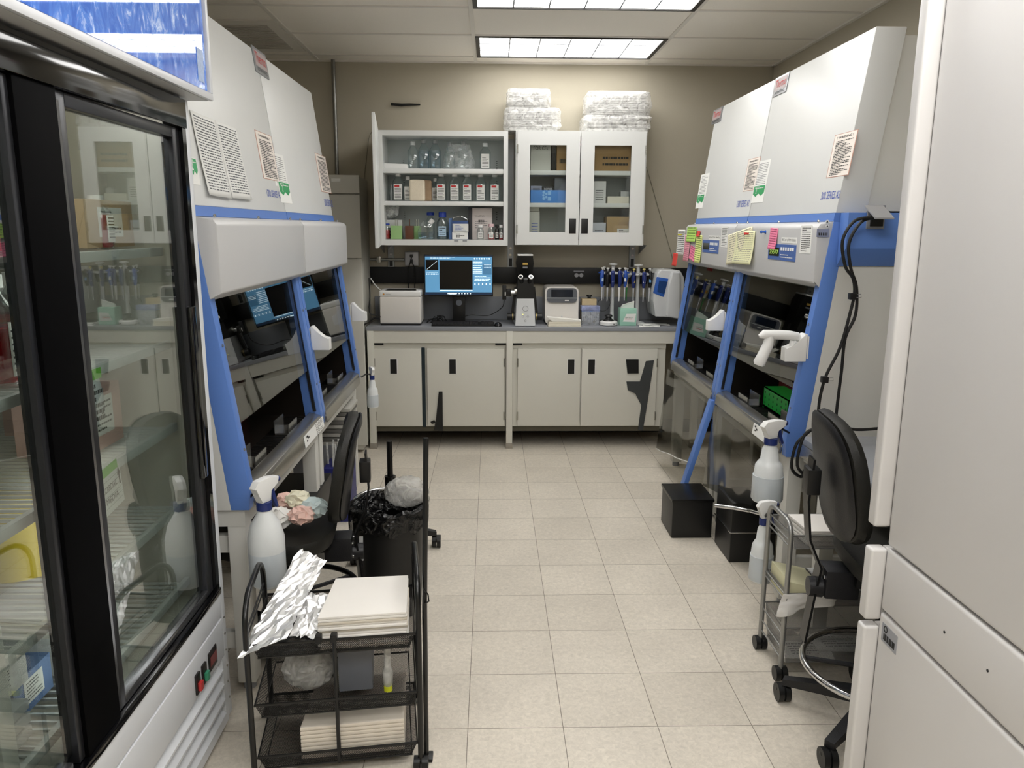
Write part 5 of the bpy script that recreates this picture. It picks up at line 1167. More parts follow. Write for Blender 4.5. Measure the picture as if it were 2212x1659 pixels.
# pipette stands
def pstand(x, ytop, Y, label, n0):
    c = AY(x, 600, Y); c.z = WT; zt = AY(x, ytop, Y).z
    t = thing('pipette_stand', label, 'pipette stand', (c.x, Y, WT), 0, 'pipette carousels')
    MB().lathe(c, [(.06, 0), (.058, .008), (.02, .018), (.017, .03), (.0135, .1), (.0125, zt-WT-.02), (.008, zt-WT-.018)], 24).build('post', LGREY, t)
    MB().lathe(c, [(.006, zt-WT-.02), (.03, zt-WT-.012), (.03, zt-WT-.004), (.012, zt-WT)], 24).build('top_knob', WPLAS, t)
    hz = zt-.072
    r = MB().lathe(Vector((c.x, Y, hz)), [(.02, -.01), (.045, -.006), (.048, 0), (.045, .006), (.02, .008)], 24)
    ring = r.build('holder_ring', LGREY, t)
    A_ = MB()
    for k in range(6):
        an = k*PI/3+.25; d = Vector((math.cos(an), math.sin(an), 0)); A_.obox(Vector((c.x, Y, hz))+d*.065, d, UZ.cross(d), UZ, .028, .014, .007, .003)
    A_.build('arms', LGREY, ring)
    return c, hz
def pipette(c, hz, an, mbody, mcap, mtip, label, big=0, mark=None):
    d = Vector((math.cos(an), math.sin(an), 0)); p = c+d*.092; p.z = 0
    t = thing('pipette', label, 'pipette', (p.x, p.y, hz), 0, 'pipettes hung on the carousels')
    V = lambda z, o=0: Vector((p.x, p.y, hz+z))+d*o
    MB().tube([V(.02), V(.012, .002), V(-.03, .006), V(-.07, .004), V(-.095)], [.010, .014, .0155, .013, .009], 12).build('handle', mbody, t)
    MB().obox(V(.006, .016), d, UZ.cross(d), UZ, .014, .008, .005, .002).build('finger_rest', mbody, t)
    MB().cyl(V(.02), V(.034), .004).cyl(V(.034), V(.042), .0105, .0095).build('plunger', mcap, t)
    MB().tube([V(-.095), V(-.13), V(-.17), V(-.195)], [.009 if big else .007, .008 if big else .0055, .0045, .003], 12).build('shaft', mtip, t)
    if mark: MB().obox(V(-.045, .0155), d, UZ.cross(d), UZ, .0012, .007, .012).obox(V(-.045, .0)-UY*.0162, UX, UY, UZ, .007, .0012, .012).build('marker_label', mark, t)
NAVY = mat('pipette_navy', '#20306e', .35); PBL = mat('pipette_blue', '#2d53a8', .35); PK = mat('pipette_black', '#17181c', .35); PCR = mat('pipette_cream', '#ddd8c4', .4); SHF = mat('shaft_grey', '#c2c4c8', .35); SHG = mat('shaft_green', '#3a8a4a', .4)
c, hz = pstand(1324, 568, 5.62, 'pipette carousel with tall white knob, the left of the two', 0)
LB = mat('label_lblue', '#a9c2e0', .5); YE = mat('label_yellow', '#e0a830', .5)
for an, mb_, mc, ms, lab, bg, mk in [(3.6, PBL, WPLAS, SHF, 'bright blue pipette at the far left of the left carousel', 0, LB), (4.15, PK, WPLAS, SHF, 'black pipette second from left on the left carousel', 0, None), (4.55, NAVY, WPLAS, SHF, 'navy pipette third from left on the left carousel', 0, LB), (5.1, NAVY, WPLAS, WPLAS, 'navy pipette with a thick white shaft right of the left carousel post', 1, None), (5.75, PBL, WPLAS, SHF, 'blue pipette with white label at right of the left carousel', 0, PAPER), (2.2, PK, WPLAS, SHF, 'black pipette at the back of the left carousel', 0, None)]:
    pipette(c, hz, an, mb_, mc, ms, lab, bg, mk)
c, hz = pstand(1378, 570, 5.66, 'pipette carousel with grey post, the right of the two', 0)
for an, mb_, mc, ms, lab, bg, mk in [(3.5, PCR, mat('label_lgrey', '#b9bcc0', .4), SHG, 'cream pipette with green shaft between the two carousels', 0, YE), (4.2, NAVY, mat('cap_yellow', '#d8c878', .4), SHF, 'navy pipette with yellow knob left of the right carousel post', 0, mat('label_yel2', '#c9b85a', .5)), (5.0, NAVY, mat('cap_yellow', '#d8c878', .4), SHF, 'navy pipette with a yellow collar right of the right carousel post', 0, PAPER), (5.7, PK, WPLAS, SHF, 'black pipette with light blue label, rightmost on the right carousel', 0, mat('label_sky', '#6fa4d8', .5))]:
    pipette(c, hz, an, mb_, mc, ms, lab, bg, mk)
cab('coiled_cord', 'thin black charging cord hanging from the left carousel', [(1300, 645), (1293, 650), (1291, 665), (1300, 672), (1312, 668), (1318, 655), (1316, 645)], 5.6, .0018)
# cell counter (blue and white) at the right end
Y0 = 5.50
def q_(x, y, Y=Y0): p = AY(x, y, Y); return Vector((p.x, Y, p.z))
t = thing('cell_counter', 'grey-white bench instrument with blue framed screen at the right of worktop', 'lab device', (AY(1440, 660, Y0).x, Y0+.1, WT))
prof = [(1416, 684), (1411, 650), (1412, 632), (1420, 591), (1428, 583), (1470, 585), (1478, 600), (1478, 686)]
b_ = q_(1445, 684).z
pts = [q_(x, y) for x, y in prof]; 
for p in pts: p.z = max(p.z, WT+.001)
MB().prism(pts, (0, .28, 0), .008, 3).build('housing', LGREY, t)
MB().prism([q_(x, y, Y0-.004) for x, y in [(1411, 633), (1419, 598), (1444, 602), (1434, 642)]], (0, .01, 0), .003).build('screen_frame', mat('frame_blue', '#2a5cb0', .35), t)
MB().prism([q_(x, y, Y0-.007) for x, y in [(1420, 630), (1424, 606), (1442, 609), (1435, 635)]], (0, .006, 0)).build('screen', mat('screen_navy2', '#1c3560', .15, emit=.15), t)
MB().prism([q_(x, y, Y0-.03) for x, y in [(1440, 684), (1443, 620), (1452, 587), (1470, 588), (1470, 690)]], (0, .05, 0), .012, 3).build('side_arm', LGREY, t)
MB().prism([q_(x, y, Y0+.15) for x, y in [(1421, 590), (1426, 582), (1434, 579), (1436, 592)]], (0, .03, 0), .003).build('top_fin', LGREY, t)
# ================================================================= lab chairs
FAB = mat('black_vinyl', '#15140f', .5, var=.15, bump=.3, bscale=500); BPL = mat('black_chair_plastic', '#17171a', .4, var=.1, bump=.2, bscale=300)
def pillow(m, c, ex, ey, ez, a, b, th, p=.5, bow=0, n=14):
    """rounded slab: superellipse outline a x b, thickness th, bowed along ex"""
    rings = []
    for t_, s_ in ((-1, .86), (-.8, .97), (0, 1.0), (.8, .97), (1, .86)):
        r = []
        for i in range(2*n):
            q = 2*PI*i/(2*n); cx, sy = math.cos(q), math.sin(q)
            u = a*s_*math.copysign(abs(cx)**p, cx); v = b*s_*math.copysign(abs(sy)**p, sy)
            r.append(c+ex*u+ey*v+ez*(th*t_/2+bow*(u/a)**2+bow*.4*(v/b)**2))
        rings.append(r)
    m.loft(rings); return m
def caster(p, parent, r=.031, h=.06):
    k = MB().cyl(p+Vector((0, 0, r*1.6)), p+Vector((0, 0, h)), .008).build('caster_stem', BLACK, parent)
    m = MB()
    for d in (-.012, .012): m.cyl(p+Vector((d-.009, 0, r)), p+Vector((d+.009, 0, r)), r)
    m.ball(p+Vector((0, .004, r*1.35)), r*.8, (.95, .9, .8)); m.build('wheel', BLACK, k)
def chair(name, label, loc, rz, seat_z, base_rot, ring_m, rb=.30, back=True, backz=None, ringz=.21, seat=True, ring_r=.23, grp=None):
    t = thing(name, label, 'chair', loc, 0, grp)
    o = Vector(loc); ca, sa = math.cos(rz), math.sin(rz); ex = Vector((ca, sa, 0)); ey = Vector((-sa, ca, 0)); ez = UZ
    L = lambda x, y, z: o+ex*x+ey*y+ez*z
    for k in range(5):
        an = base_rot+k*2*PI/5; d = Vector((math.cos(an), math.sin(an), 0)); n = UZ.cross(d)
        leg = MB().loft([[o+d*x+n*y*w_+ez*(z+q*h) for y, q in ((-1, 0), (1, 0), (1, 1), (-1, 1))] for x, w_, z, h in ((.03, .024, .085, .045), (rb*.55, .019, .075, .035), (rb, .015, .062, .022))]).build('base_leg', BPL, t)
        caster(o+d*rb, leg)
    MB().cyl(L(0, 0, .06), L(0, 0, .13), .04).build('hub', BPL, t)
    m = MB().cyl(L(0, 0, .12), L(0, 0, seat_z*.62), .027).cyl(L(0, 0, seat_z*.6), L(0, 0, seat_z-.06), .014); m.build('gas_column', BLACKM, t)
    rg = MB().tube([L(0, 0, ringz)+Vector((math.cos(q*PI/20), math.sin(q*PI/20), 0))*ring_r for q in range(40)], .0105, 10, True).build('foot_ring', ring_m, t)
    m = MB()
    for k in range(3): q = base_rot+.3+k*2*PI/3; m.tube([L(0, 0, ringz-.01), L(0, 0, ringz-.005)+Vector((math.cos(q), math.sin(q), 0))*ring_r], .008)
    m.cyl(L(0, 0, ringz-.03), L(0, 0, ringz+.02), .036); m.build('ring_spokes', BPL, rg)
    if seat:
        s_ = pillow(MB(), L(.07, 0, seat_z-.028), ex, ey, ez, .215, .225, .06, .55, .012).build('seat', FAB, t)
        MB().obox(L(.02, 0, seat_z-.075), ex, ey, ez, .14, .07, .016, .005).build('seat_plate', BLACKM, t)
        b = MB().obox(L(-.15, 0, seat_z-.095), ex, ey, ez, .05, .045, .045, .006).build('bracket', BPL, t)
        for y, z in ((-.03, .02), (.03, .02), (.03, -.03)): MB().cyl(L(-.201, y, seat_z-.095+z), L(-.205, y, seat_z-.095+z), .006).build('bolt', CHROME, b)
        kb = MB().cyl(L(-.2, -.0, seat_z-.12), L(-.24, -.0, seat_z-.12), .033, .030, 14).build('knob', BPL, t)
    if back:
        bz = backz or seat_z+.19
        m = pillow(MB(), L(-.20, 0, bz), ey, (ez*.985-ex*.17), ex, .205, .195, .045, .72, .035); m.build('backrest', FAB, t)
        m = pillow(MB(), L(-.228, 0, bz), ey, (ez*.985-ex*.17), ex, .19, .19, .012, .72, .035); m.build('back_shell', BPL, t)
        p = [L(-.245, 0, seat_z-.30), L(-.225, 0, seat_z-.12), L(-.215, 0, seat_z-.05), L(-.255, 0, seat_z+.04), L(-.27, 0, bz-.08), L(-.262, 0, bz+.05)]
        MB().loft([[q+ey*a+ex*b_ for a, b_ in ((-.028, 0), (.028, 0), (.028, .007), (-.028, .007))] for q in p]).build('back_bar', BLACKM, t)
        MB().obox(L(-.255, 0, bz-.02), ex, ey, ez, .02, .03, .04, .006).build('back_bracket', BLACK, t)
    return t
ct = chair('lab_chair', 'black lab chair with chrome foot ring at the right bench, beside the freezer', (1.225, 2.19, 0), -.13, .60, math.radians(146), CHROME, .285, backz=.845, ringz=.22)
st_ = chair('lab_chair', 'black lab chair pushed under the left safety cabinets, its back to the aisle', (-.715, 2.71, 0), PI+.12, .50, math.radians(20), BLACKM, .235, backz=.715, ringz=.24, ring_r=.21)
chair('stool_base', 'black stool column with chrome foot ring behind the left waste bin', (-.49, 3.62, 0), 0, .62, math.radians(10), CHROME, .22, back=False, ringz=.26, seat=False, ring_r=.18)
# ================================================================= waste bins on the left
BAGM = film_mat('black_bag', '#0d0d0e', .93, .25, 1.0)
def bin_(label, c, r, h, name='waste_bin', liner=True, tag_=False):
    t = thing(name, label, 'bin', c); c = Vector(c)
    MB().lathe(c, [(r*.82, .001), (r*.84, .01), (r, h), (r*1.04, h+.004), (r*1.04, h+.014), (r*.97, h+.012), (r*.95, h-.02), (r*.8, .02)], 36).build('body', BLACK, t)
    if liner:
        rnd = random.Random(5); N_ = 40; rings = []
        wob = [rnd.uniform(-.012, .012) for _ in range(N_)]
        for rr, z in ((r*1.07, h-.06), (r*1.08, h-.01), (r*1.07, h+.02), (r*.98, h+.03), (r*.85, h+.0), (r*.7, h-.06)):
            rings.append([c+Vector((math.cos(2*PI*i/N_)*(rr+wob[i]*.5), math.sin(2*PI*i/N_)*(rr+wob[i]*.5), z+wob[(i*3) % N_]*(1.2 if z < h else .6))) for i in range(N_)])
        MB().loft(rings, False).build('liner', BAGM, t)
    if tag_: MB().box(c.x-.10, c.x-.085, c.y-r*.93, c.y-r*.9, c.z+h*.62, c.z+h*.85).build('label', LGREY, t)
    return t
bin_('black waste bin with black bag liner in front of the left safety cabinets', (-.42, 3.03, 0), .15, .44, tag_=True)
t = thing('plastic_sheet', 'cloudy clear plastic film bulging out of the black waste bin', 'bag', (-.36, 3.06, .47))
m = MB().ball((-.35, 3.06, .50), .085, (1.1, .8, .75), 3); rnd = random.Random(8)
for v in m.bm.verts: v.co += Vector((rnd.uniform(-1, 1), rnd.uniform(-1, 1), rnd.uniform(-1, 1)))*.005
m.build('film', film_mat('cloudy_film2', '#c9c8c4', .5, .3, .6), t)
GX, GY, GZ = -.70, 2.66, .555
cols = [('#e6e4e0', 'white'), ('#e8c4b8', 'pale pink'), ('#cfe0e0', 'pale blue'), ('#ece8d0', 'cream')]
for i, (dx, dy, dz, r, k, lab) in enumerate([(-.05, -.03, .0, .045, 0, 'white crumpled glove at left of the heap on the left chair seat'), (.03, -.05, .015, .04, 1, 'pale pink crumpled glove in front of the heap on the left chair seat'), (.06, .02, .02, .045, 2, 'pale blue crumpled glove at right of the heap on the left chair seat'), (.0, .03, .045, .04, 3, 'cream crumpled tissue on top of the heap on the left chair seat'), (-.04, .05, .03, .04, 1, 'pale pink crumpled glove at the back of the heap on the left chair seat')]):
    t = thing('crumpled_glove', lab, 'glove', (GX+dx, GY+dy, GZ+dz), 0, 'gloves heaped on the chair seat')
    m = MB().ball((GX+dx, GY+dy, GZ+dz), r, (1.1, .8, .8), 3); rnd = random.Random(i+20)
    for v in m.bm.verts: v.co += Vector((rnd.uniform(-1, 1), rnd.uniform(-1, 1), rnd.uniform(-1, 1)))*.007
    m.build('film', mat('crumple_'+cols[k][1], cols[k][0], .6), t)
t = thing('storage_box', 'black box with bright label standing under the near left cabinet', 'box', (-.95, 3.45, 0))
MB().box(-1.15, -.80, 3.35, 3.75, 0, .36, .006).build('box', BLACK, t)
MB().box(-1.0, -.95, 3.348, 3.35, .3, .32).build('label', LGREY, t)
t = thing('paper_stack', 'shelf of stacked papers and packs under the far left cabinet end', 'papers', (-.95, 4.38, 0))
for k in range(9): MB().box(-1.1, -.80+.006*(k % 3), 4.25, 4.5, .36+k*.024, .38+k*.024, .002).build('sheaf', mat('sheaf%d' % (k % 2), ['#b0aea6', '#6d6b66'][k % 2], .7), t)
MB().box(-1.12, -.79, 4.24, 4.52, .34, .36).box(-1.12, -.79, 4.24, 4.26, 0, .34).build('rack', GREYP, t)
t = thing('pipette_bundle', 'navy-sided pack of clear serological pipettes below the stacked papers', 'pack', (-.83, 4.1, 0))
MB().box(-.90, -.76, 4.0, 4.2, 0, .30, .003).build('carton', mat('navy_carton', '#23276a', .5), t)
m = MB(); rnd = random.Random(2)
for i in range(14): x = -.89+.12*rnd.random(); y = 4.02+.16*rnd.random(); m.cyl((x, y, .2), (x+rnd.uniform(-.02, .02), y, .42), .006, n=8)
m.build('tubes', film_mat('tube_clear', '#d8d8d4', .7, .2, .1), t)
# ================================================================= spray bottles
MILK = mat('milky_plastic', '#dfe2e2', .3, alpha=.93, var=.02); NAVC = mat('navy_plastic', '#1f2f6b', .35)
def spray(label, c, r, h, rz=0, s=1, liq=.45, cone=True, navy=True):
    """c = centre of the bottle's bottom"""
    t = thing('spray_bottle', label, 'spray bottle', c, 0, 'plastic spray bottles'); c = Vector(c)
    hb = h*.72
    prof = [(r*.9, 0), (r, .01), (r*.97, hb*.35), (r*.86, hb*.62), (r*.72, hb*.68), (r*.58, hb*.72), (r*.5, hb*.9), (r*.3, hb)] if cone else [(r*.85, 0), (r, .015), (r, hb*.62), (r*.8, hb*.8), (r*.4, hb*.95), (r*.36, hb)]
    MB().lathe(c, prof, 32).build('body', MILK, t)
    q = [(a*1.004, b) for a, b in prof if b < hb*liq]; MB().lathe(c+UZ*.0, [(q[0][0], .001)]+q[1:]+[(q[-1][0], hb*liq)], 32).build('liquid', mat('milky_liquid', '#c6cdd2', .3), t)
    MB().cyl(c+UZ*hb*.985, c+UZ*(hb+.022), r*.42).build('collar', NAVC, t)
    d = Vector((math.cos(rz), math.sin(rz), 0)); z = hb+.022
    hd = MB().loft([[c+d*x+UZ.cross(d)*y*w_+UZ*zz for x, zz, w_ in ()] for _ in ()]) if 0 else MB()
    W_ = r*.24
    n = UZ.cross(d)
    hd.prism([c+UZ*z+d*a*r+UZ*b*h-n*W_ for a, b in ((-.35, 0), (.35, 0), (.3, .10), (.9, .13), (1.0, .20), (.3, .22), (-.5, .21), (-.8, .15), (-.45, .08))], n*2*W_, .004)
    hd.build('spray_head', WPLAS, t)
    MB().prism([c+UZ*z+d*a*r+UZ*b*h-n*W_*.6 for a, b in ((.45, .12), (.65, .12), (.75, .02), (.95, -.08), (.8, -.09), (.55, .0))], n*1.2*W_, .002).build('trigger', NAVC, t)
    MB().cyl(c+UZ*(z+h*.165)+d*r*.98, c+UZ*(z+h*.165)+d*r*1.15, r*.16).build('nozzle', NAVC, t)
    return t
def hang_on(t, a, b):
    MB().tube([a, (Vector(a)+Vector(b))/2+UZ*.012, b], .0045, 8).build('hanger', BLACK, t)
t = spray('milky spray bottle hanging from the near left cabinet beside the fridge', (-.727, 2.38, .425), .058, .36, math.radians(60), cone=False); hang_on(t, (-.727, 2.39, .74), (-.79, 2.435, .70))
t = spray('milky spray bottle hanging from the near right cabinet front', (1.108, 2.94, .50), .062, .33, math.radians(20)); hang_on(t, (1.115, 2.945, .79), (1.21, 3.01, .76))
spray('milky spray bottle standing behind the silver trolley end', (1.035, 2.76, .0), .05, .54, math.radians(30), liq=.5) if 0 else spray('milky spray bottle behind the silver wire trolley, lower than the hanging one', (1.04, 2.765, .24), .045, .32, math.radians(10)); t = [o for o in C.objects if o.name.startswith('spray_bottle')][-1]; hang_on([o for o in C.objects if str(o.get('label', '')).startswith('milky spray bottle behind')][0], (1.04, 2.76, .50), (1.03, 2.67, .545))
spray('small spray bottle hanging at the far end of the left cabinets', (-.72, 4.66, .55), .035, .22, math.radians(-40)) if 0 else spray('small spray bottle hanging at the far end of left cabinets, before the base cabinet', (-.715, 4.60, .50), .035, .24, math.radians(120)); hang_on([o for o in C.objects if str(o.get('label', '')).startswith('small spray bottle hanging')][0], (-.72, 4.60, .70), (-.775, 4.57, .69))
# ================================================================= black mesh trolley
def tr(o, a): 
    ca, sa = math.cos(a), math.sin(a); return lambda x, y, z: Vector((o[0]+ca*x-sa*y, o[1]+sa*x+ca*y, z))
BMESH = wiremesh_mat('black_wire_mesh', '#0b0b0b', 210, .42); SMESH = wiremesh_mat('silver_wire_mesh', '#a9a9a9', 240, .40, .8)
BC = mat('black_coat', '#0a0a0a', .3, spec=.6)
T_ = tr((-.462, 2.165), .13); t = thing('trolley', 'black wire mesh trolley holding foil and paper towels at bottom left', 'trolley', (-.462, 2.165, 0), 0)
hw, hd_ = .236, .165
def basket(T, t, hw, hd, z0, z1, mm, rim, rr=.0045, name='basket', nx=0):
    m = MB(); c = [(-hw, -hd), (hw, -hd), (hw, hd), (-hw, hd)]; k = .93
    m.quad(*[T(x*k, y*k, z0) for x, y in c])
    for (a, b) in zip(c, c[1:]+c[:1]): m.quad(T(a[0], a[1], z1), T(b[0], b[1], z1), T(b[0]*k, b[1]*k, z0), T(a[0]*k, a[1]*k, z0))
    b = m.build(name, mm, t, flat=True)
    r = MB(); r.tube([T(x, y, z1) for x, y in c], rr, 8, True); r.tube([T(x*k, y*k, z0) for x, y in c], rr*.7, 8, True); r.build('rim', rim, b); return b
for z0, z1 in ((.385, .43), (.20, .245), (.035, .08)): basket(T_, t, hw-.01, hd_-.01, z0, z1, BMESH, BC)
for sx_ in (-1, 1):
    x = sx_*hw; H = .56 if sx_ < 0 else .60
    AR = [i*PI/12 for i in range(1, 7)]
    pts = [T_(x, -hd_, .03), T_(x, -hd_, H-.09)]+[T_(x, -hd_+.09*(1-math.cos(a)), H-.09+.09*math.sin(a)) for a in AR]+[T_(x, hd_-.09*(1-math.cos(a)), H-.09+.09*math.sin(a)) for a in AR[::-1]]+[T_(x, hd_, H-.09), T_(x, hd_, .03)]
    MB().tube(pts, .0085, 10).build('end_frame', BC, t)
    MB().tube([T_(x, -hd_, .47), T_(x, hd_, .47)], .003).tube([T_(x, -hd_, .45), T_(x, hd_, .45)], .0025).build('side_wire', BC, t)
    for y in (-hd_, hd_): caster(T_(x, y, 0), t, .02, .04)
MB().tube([T_(0.0, -hd_+.012, .04), T_(0.0, -hd_+.012, .43)], .006).build('middle_post', BC, t)
for d in (-.012, .03): MB().obox(T_(-.03+d*1, -hd_+.005, .44), (1, 0, 0), (0, 1, 0), (0, 0, 1), .009, .012, .012, .004).build('clip', BLACK, t)
# paper towels stack on the top basket
t = thing('paper_towels', 'stack of white folded paper towels on the black trolley', 'paper towels', T_(.09, .0, .385))
for k in range(12):
    j = random.Random(k); dx, dy = j.uniform(-.004, .004), j.uniform(-.004, .004)
    m = MB().prism([T_(x+dx, y+dy, .388+k*.0085) for x, y in ((-.045, -.135), (.205, -.135), (.215, .105), (-.01, .115))], (0, 0, .0075), .002); m.build('towel', mat('towel_plain', '#e6e2dc', .85) if k % 3 else mat('towel_warm', '#d2cabc', .85), t)
# foil
FOIL = mat('aluminium_foil', '#f0f0f0', .42, .85, var=.04)
def foil_(label, cs, nu, nv, amp, seed, z=0):
    t = thing('foil_sheet', label, 'foil', cs[0]); rnd = random.Random(seed); g = {}
    def f_(a, b):
        p = cs[0]*(1-a)*(1-b)+cs[1]*a*(1-b)+cs[2]*a*b+cs[3]*(1-a)*b
        return p+Vector((rnd.uniform(-1, 1), rnd.uniform(-1, 1), rnd.uniform(-1, 1)))*amp
    MB().grid(f_, nu, nv).build('foil', FOIL, t, flat=True, thick=.0006)
foil_('long crumpled strip of aluminium foil hanging over the black trolley corner', [T_(-.255, -.19, .415), T_(-.13, -.17, .45), T_(-.04, .16, .53), T_(-.125, .18, .57)], 10, 22, .0042, 3)
foil_('smaller crumpled piece of aluminium foil beside the paper towel stack', [T_(-.13, -.09, .42), T_(-.06, -.10, .41), T_(-.01, .07, .46), T_(-.10, .06, .47)], 10, 12, .007, 9)
# second and third basket contents
t = thing('storage_box', 'grey plastic box on the middle basket of the black trolley', 'box', T_(.06, .05, .2)); MB().prism([T_(x, y, .205) for x, y in ((.0, -.06), (.10, -.06), (.10, .1), (0, .1))], (0, 0, .13), .004).build('box', mat('blue_grey_plastic', '#6d7078', .4), t)
t = thing('wipe_bag', 'clear crinkled bag on the middle basket of the black trolley', 'bag', T_(-.08, 0, .2))
m = MB().ball(T_(-.09, -.02, .275), .07, (1.1, .8, 1.0), 3); rnd = random.Random(4)
for v in m.bm.verts: v.co += Vector((rnd.uniform(-1, 1), rnd.uniform(-1, 1), rnd.uniform(-1, 1)))*.007
m.build('film', film_mat('cloudy_film2', '#c9c8c4', .5), t)
t = thing('squeeze_bottle', 'clear bottle lying upside down with a yellow cap in the black trolley', 'bottle', T_(.14, -.05, .205))
MB().lathe(T_(.145, -.07, .205), [(.010, .012), (.014, .02), (.016, .06), (.010, .08), (.010, .15)], 16).build('body', film_mat('tube_clear', '#d8d8d4', .7), t); MB().cyl(T_(.145, -.07, .205), T_(.145, -.07, .222), .013).build('cap', mat('acid_yellow', '#d8dc30', .4), t)
t = thing('paper_towels', 'wide stack of cream folded towels in the bottom basket of black trolley', 'paper towels', T_(.05, 0, .04))
for k in range(8): MB().prism([T_(x, y, .042+k*.013) for x, y in ((-.11, -.13), (.19, -.13), (.2, .12), (-.08, .12))], (0, 0, .012), .003).build('towel', mat('towel_warm2', '#d9d0c2', .85), t)
t = thing('pole', 'tall thin black pole standing at the right corner of the black trolley', 'pole', (-.200, 2.07, 0))
MB().tube([(-.195, 2.075, 0), (-.192, 2.075, .5), (-.180, 2.075, 1.0)], .0075).build('tube', BC, t)
MB().box(-.215, -.175, 2.055, 2.095, 0, .012, .003).build('foot', BLACK, t)
MB().tube([(-.195, 2.066, .56), (-.18, 2.06, .54), (-.178, 2.06, .52), (-.19, 2.066, .51)], .002).build('hook', BC, t)
# ================================================================= silver mesh trolley
T2 = tr((1.225, 2.575), 0); t = thing('trolley', 'silver wire mesh trolley with three baskets in front of the right cabinets', 'trolley', (1.225, 2.575, 0))
SV = mat('silver_coat', '#9c9c9a', .35, .7); hw2, hd2 = .20, .105
for z0, z1 in ((.49, .54), (.275, .325), (.06, .195)): basket(T2, t, hw2-.008, hd2-.006, z0, z1, SMESH, SV, .0035)
for sx_ in (-1, 1):
    x = sx_*hw2; H = .585
    AR = [i*PI/12 for i in range(1, 7)]
    pts = [T2(x, -hd2, .03), T2(x, -hd2, H-.05)]+[T2(x, -hd2+.05*(1-math.cos(a)), H-.05+.05*math.sin(a)) for a in AR]+[T2(x, hd2-.05*(1-math.cos(a)), H-.05+.05*math.sin(a)) for a in AR[::-1]]+[T2(x, hd2, H-.05), T2(x, hd2, .03)]
    MB().tube(pts, .009, 12).build('end_frame', SV, t)
    for z in (.545, .52, .50, .32, .30, .17, .12, .08): MB().tube([T2(x, -hd2, z), T2(x, hd2, z)], .0028).build('end_wire', SV, t)
    for y in (-hd2, hd2): caster(T2(x, y, 0), t, .026, .05)
t = thing('paper_towels', 'white folded towels in the top basket of the silver trolley', 'paper towels', T2(.0, 0, .49))
for k in range(4): MB().prism([T2(x, y, .494+k*.014) for x, y in ((-.13, -.08), (.16, -.085), (.17, .08), (-.14, .085))], (0, 0, .013), .003).build('towel', mat('towel_plain', '#e6e2dc'), t)
t = thing('note_pad', 'pale cream pad leaning in the middle basket of silver trolley', 'notepad', T2(-.12, 0, .275)); MB().prism([T2(-.185, -.09, .285), T2(-.06, -.09, .285), T2(-.06, -.09, .335), T2(-.185, -.09, .365)], (0, .18, 0), .003).build('pad', mat('cream_pad', '#dcd8b4', .7), t)
t = thing('storage_tray', 'white shallow plastic tray in the middle basket of silver trolley', 'tray', T2(.06, 0, .275))
b_ = MB().prism([T2(x, y, .33) for x, y in ((-.05, -.09), (.185, -.09), (.185, .09), (-.05, .09))], (0, 0, .006), .002); b_.build('rim', WPLAS, t); MB().prism([T2(x, y, .30) for x, y in ((-.035, -.08), (.17, -.08), (.17, .08), (-.035, .08))], (0, 0, .0365), .004).build('insert', GREYP, t)
t = thing('cloth', 'crumpled white cloth hanging from the middle basket of silver trolley', 'cloth', T2(-.16, -.1, .3)); rnd = random.Random(31)
def clf(a, b): return T2(-.215+.20*a-.02*b, -.112-.012*math.sin(a*9)*b, .335-.09*b*(1-.5*a))+Vector((rnd.uniform(-1, 1), rnd.uniform(-1, 1), rnd.uniform(-1, 1)))*.005
MB().grid(clf, 12, 8).build('fabric', mat('white_cloth', '#e2e0dc', .9), t, thick=.002, subd=1)
for i, (x, y, z, lab) in enumerate([(-.08, -.02, .066, 'printed leaflet lying in the bottom basket of silver trolley'), (.06, .02, .07, 'second printed leaflet in the bottom basket under the chair ring')]):
    t = thing('leaflet', lab, 'paper', T2(x, y, z), 0, 'leaflets in the silver trolley')
    MB().prism([T2(x+a, y+b, z) for a, b in ((-.10, -.06), (.08, -.07), (.1, .04), (-.09, .06))], (0, 0, .003)).build('sheet', PAPER, t)
    lines(MB(), T2(x, y, z+.0035), (1, 0, 0), (0, 1, 0), .14, .08, 5, .3, seed=i).build('printed_lines', INK, t)
# ================================================================= bench behind the right chair
t = thing('bench', 'grey-topped bench with steel edge and cream legs behind the right chair', 'bench', (1.6, 2.3, 0))
MB().box(1.235, 2.0, 1.70, 2.96, .735, .76, .003).build('top', CT, t)
MB().box(1.232, 1.25, 1.70, 2.96, .68, .735, .002).build('steel_edge', STEEL, t)
MB().box(1.25, 1.99, 1.72, 2.95, .66, .735).build('apron', BEIGE, t)
for X in (1.25, 1.92):
    for Y in (1.72, 2.74): l = MB().box(X, X+.055, Y, Y+.055, .03, .66, .002).build('leg', BEIGE, t); MB().cyl((X+.027, Y+.027, 0), (X+.027, Y+.027, .03), .02).build('foot', GREYP, l)
t = thing('bench_device', 'white sloping lab device on the bench, half behind freezer', 'lab device', (1.45, 2.35, .76))
MB().prism([(1.36, 2.2, .775), (1.36, 2.2, .80), (1.43, 2.2, .86), (1.75, 2.2, .86), (1.75, 2.2, .765), (1.40, 2.2, .765)], (0, .3, 0), .006).build('housing', mat('warm_white', '#dcd8d2'), t)
t = thing('squeeze_bulb', 'red rubber bulb on the bench, just visible beside freezer', 'bulb', (1.5, 2.55, .76)); MB().lathe((1.47, 2.56, .76), [(.015, 0), (.02, .02), (.022, .1), (.035, .13), (.034, .17), (.012, .2)], 20).build('bulb', mat('red_rubber', '#c0203a', .4), t)
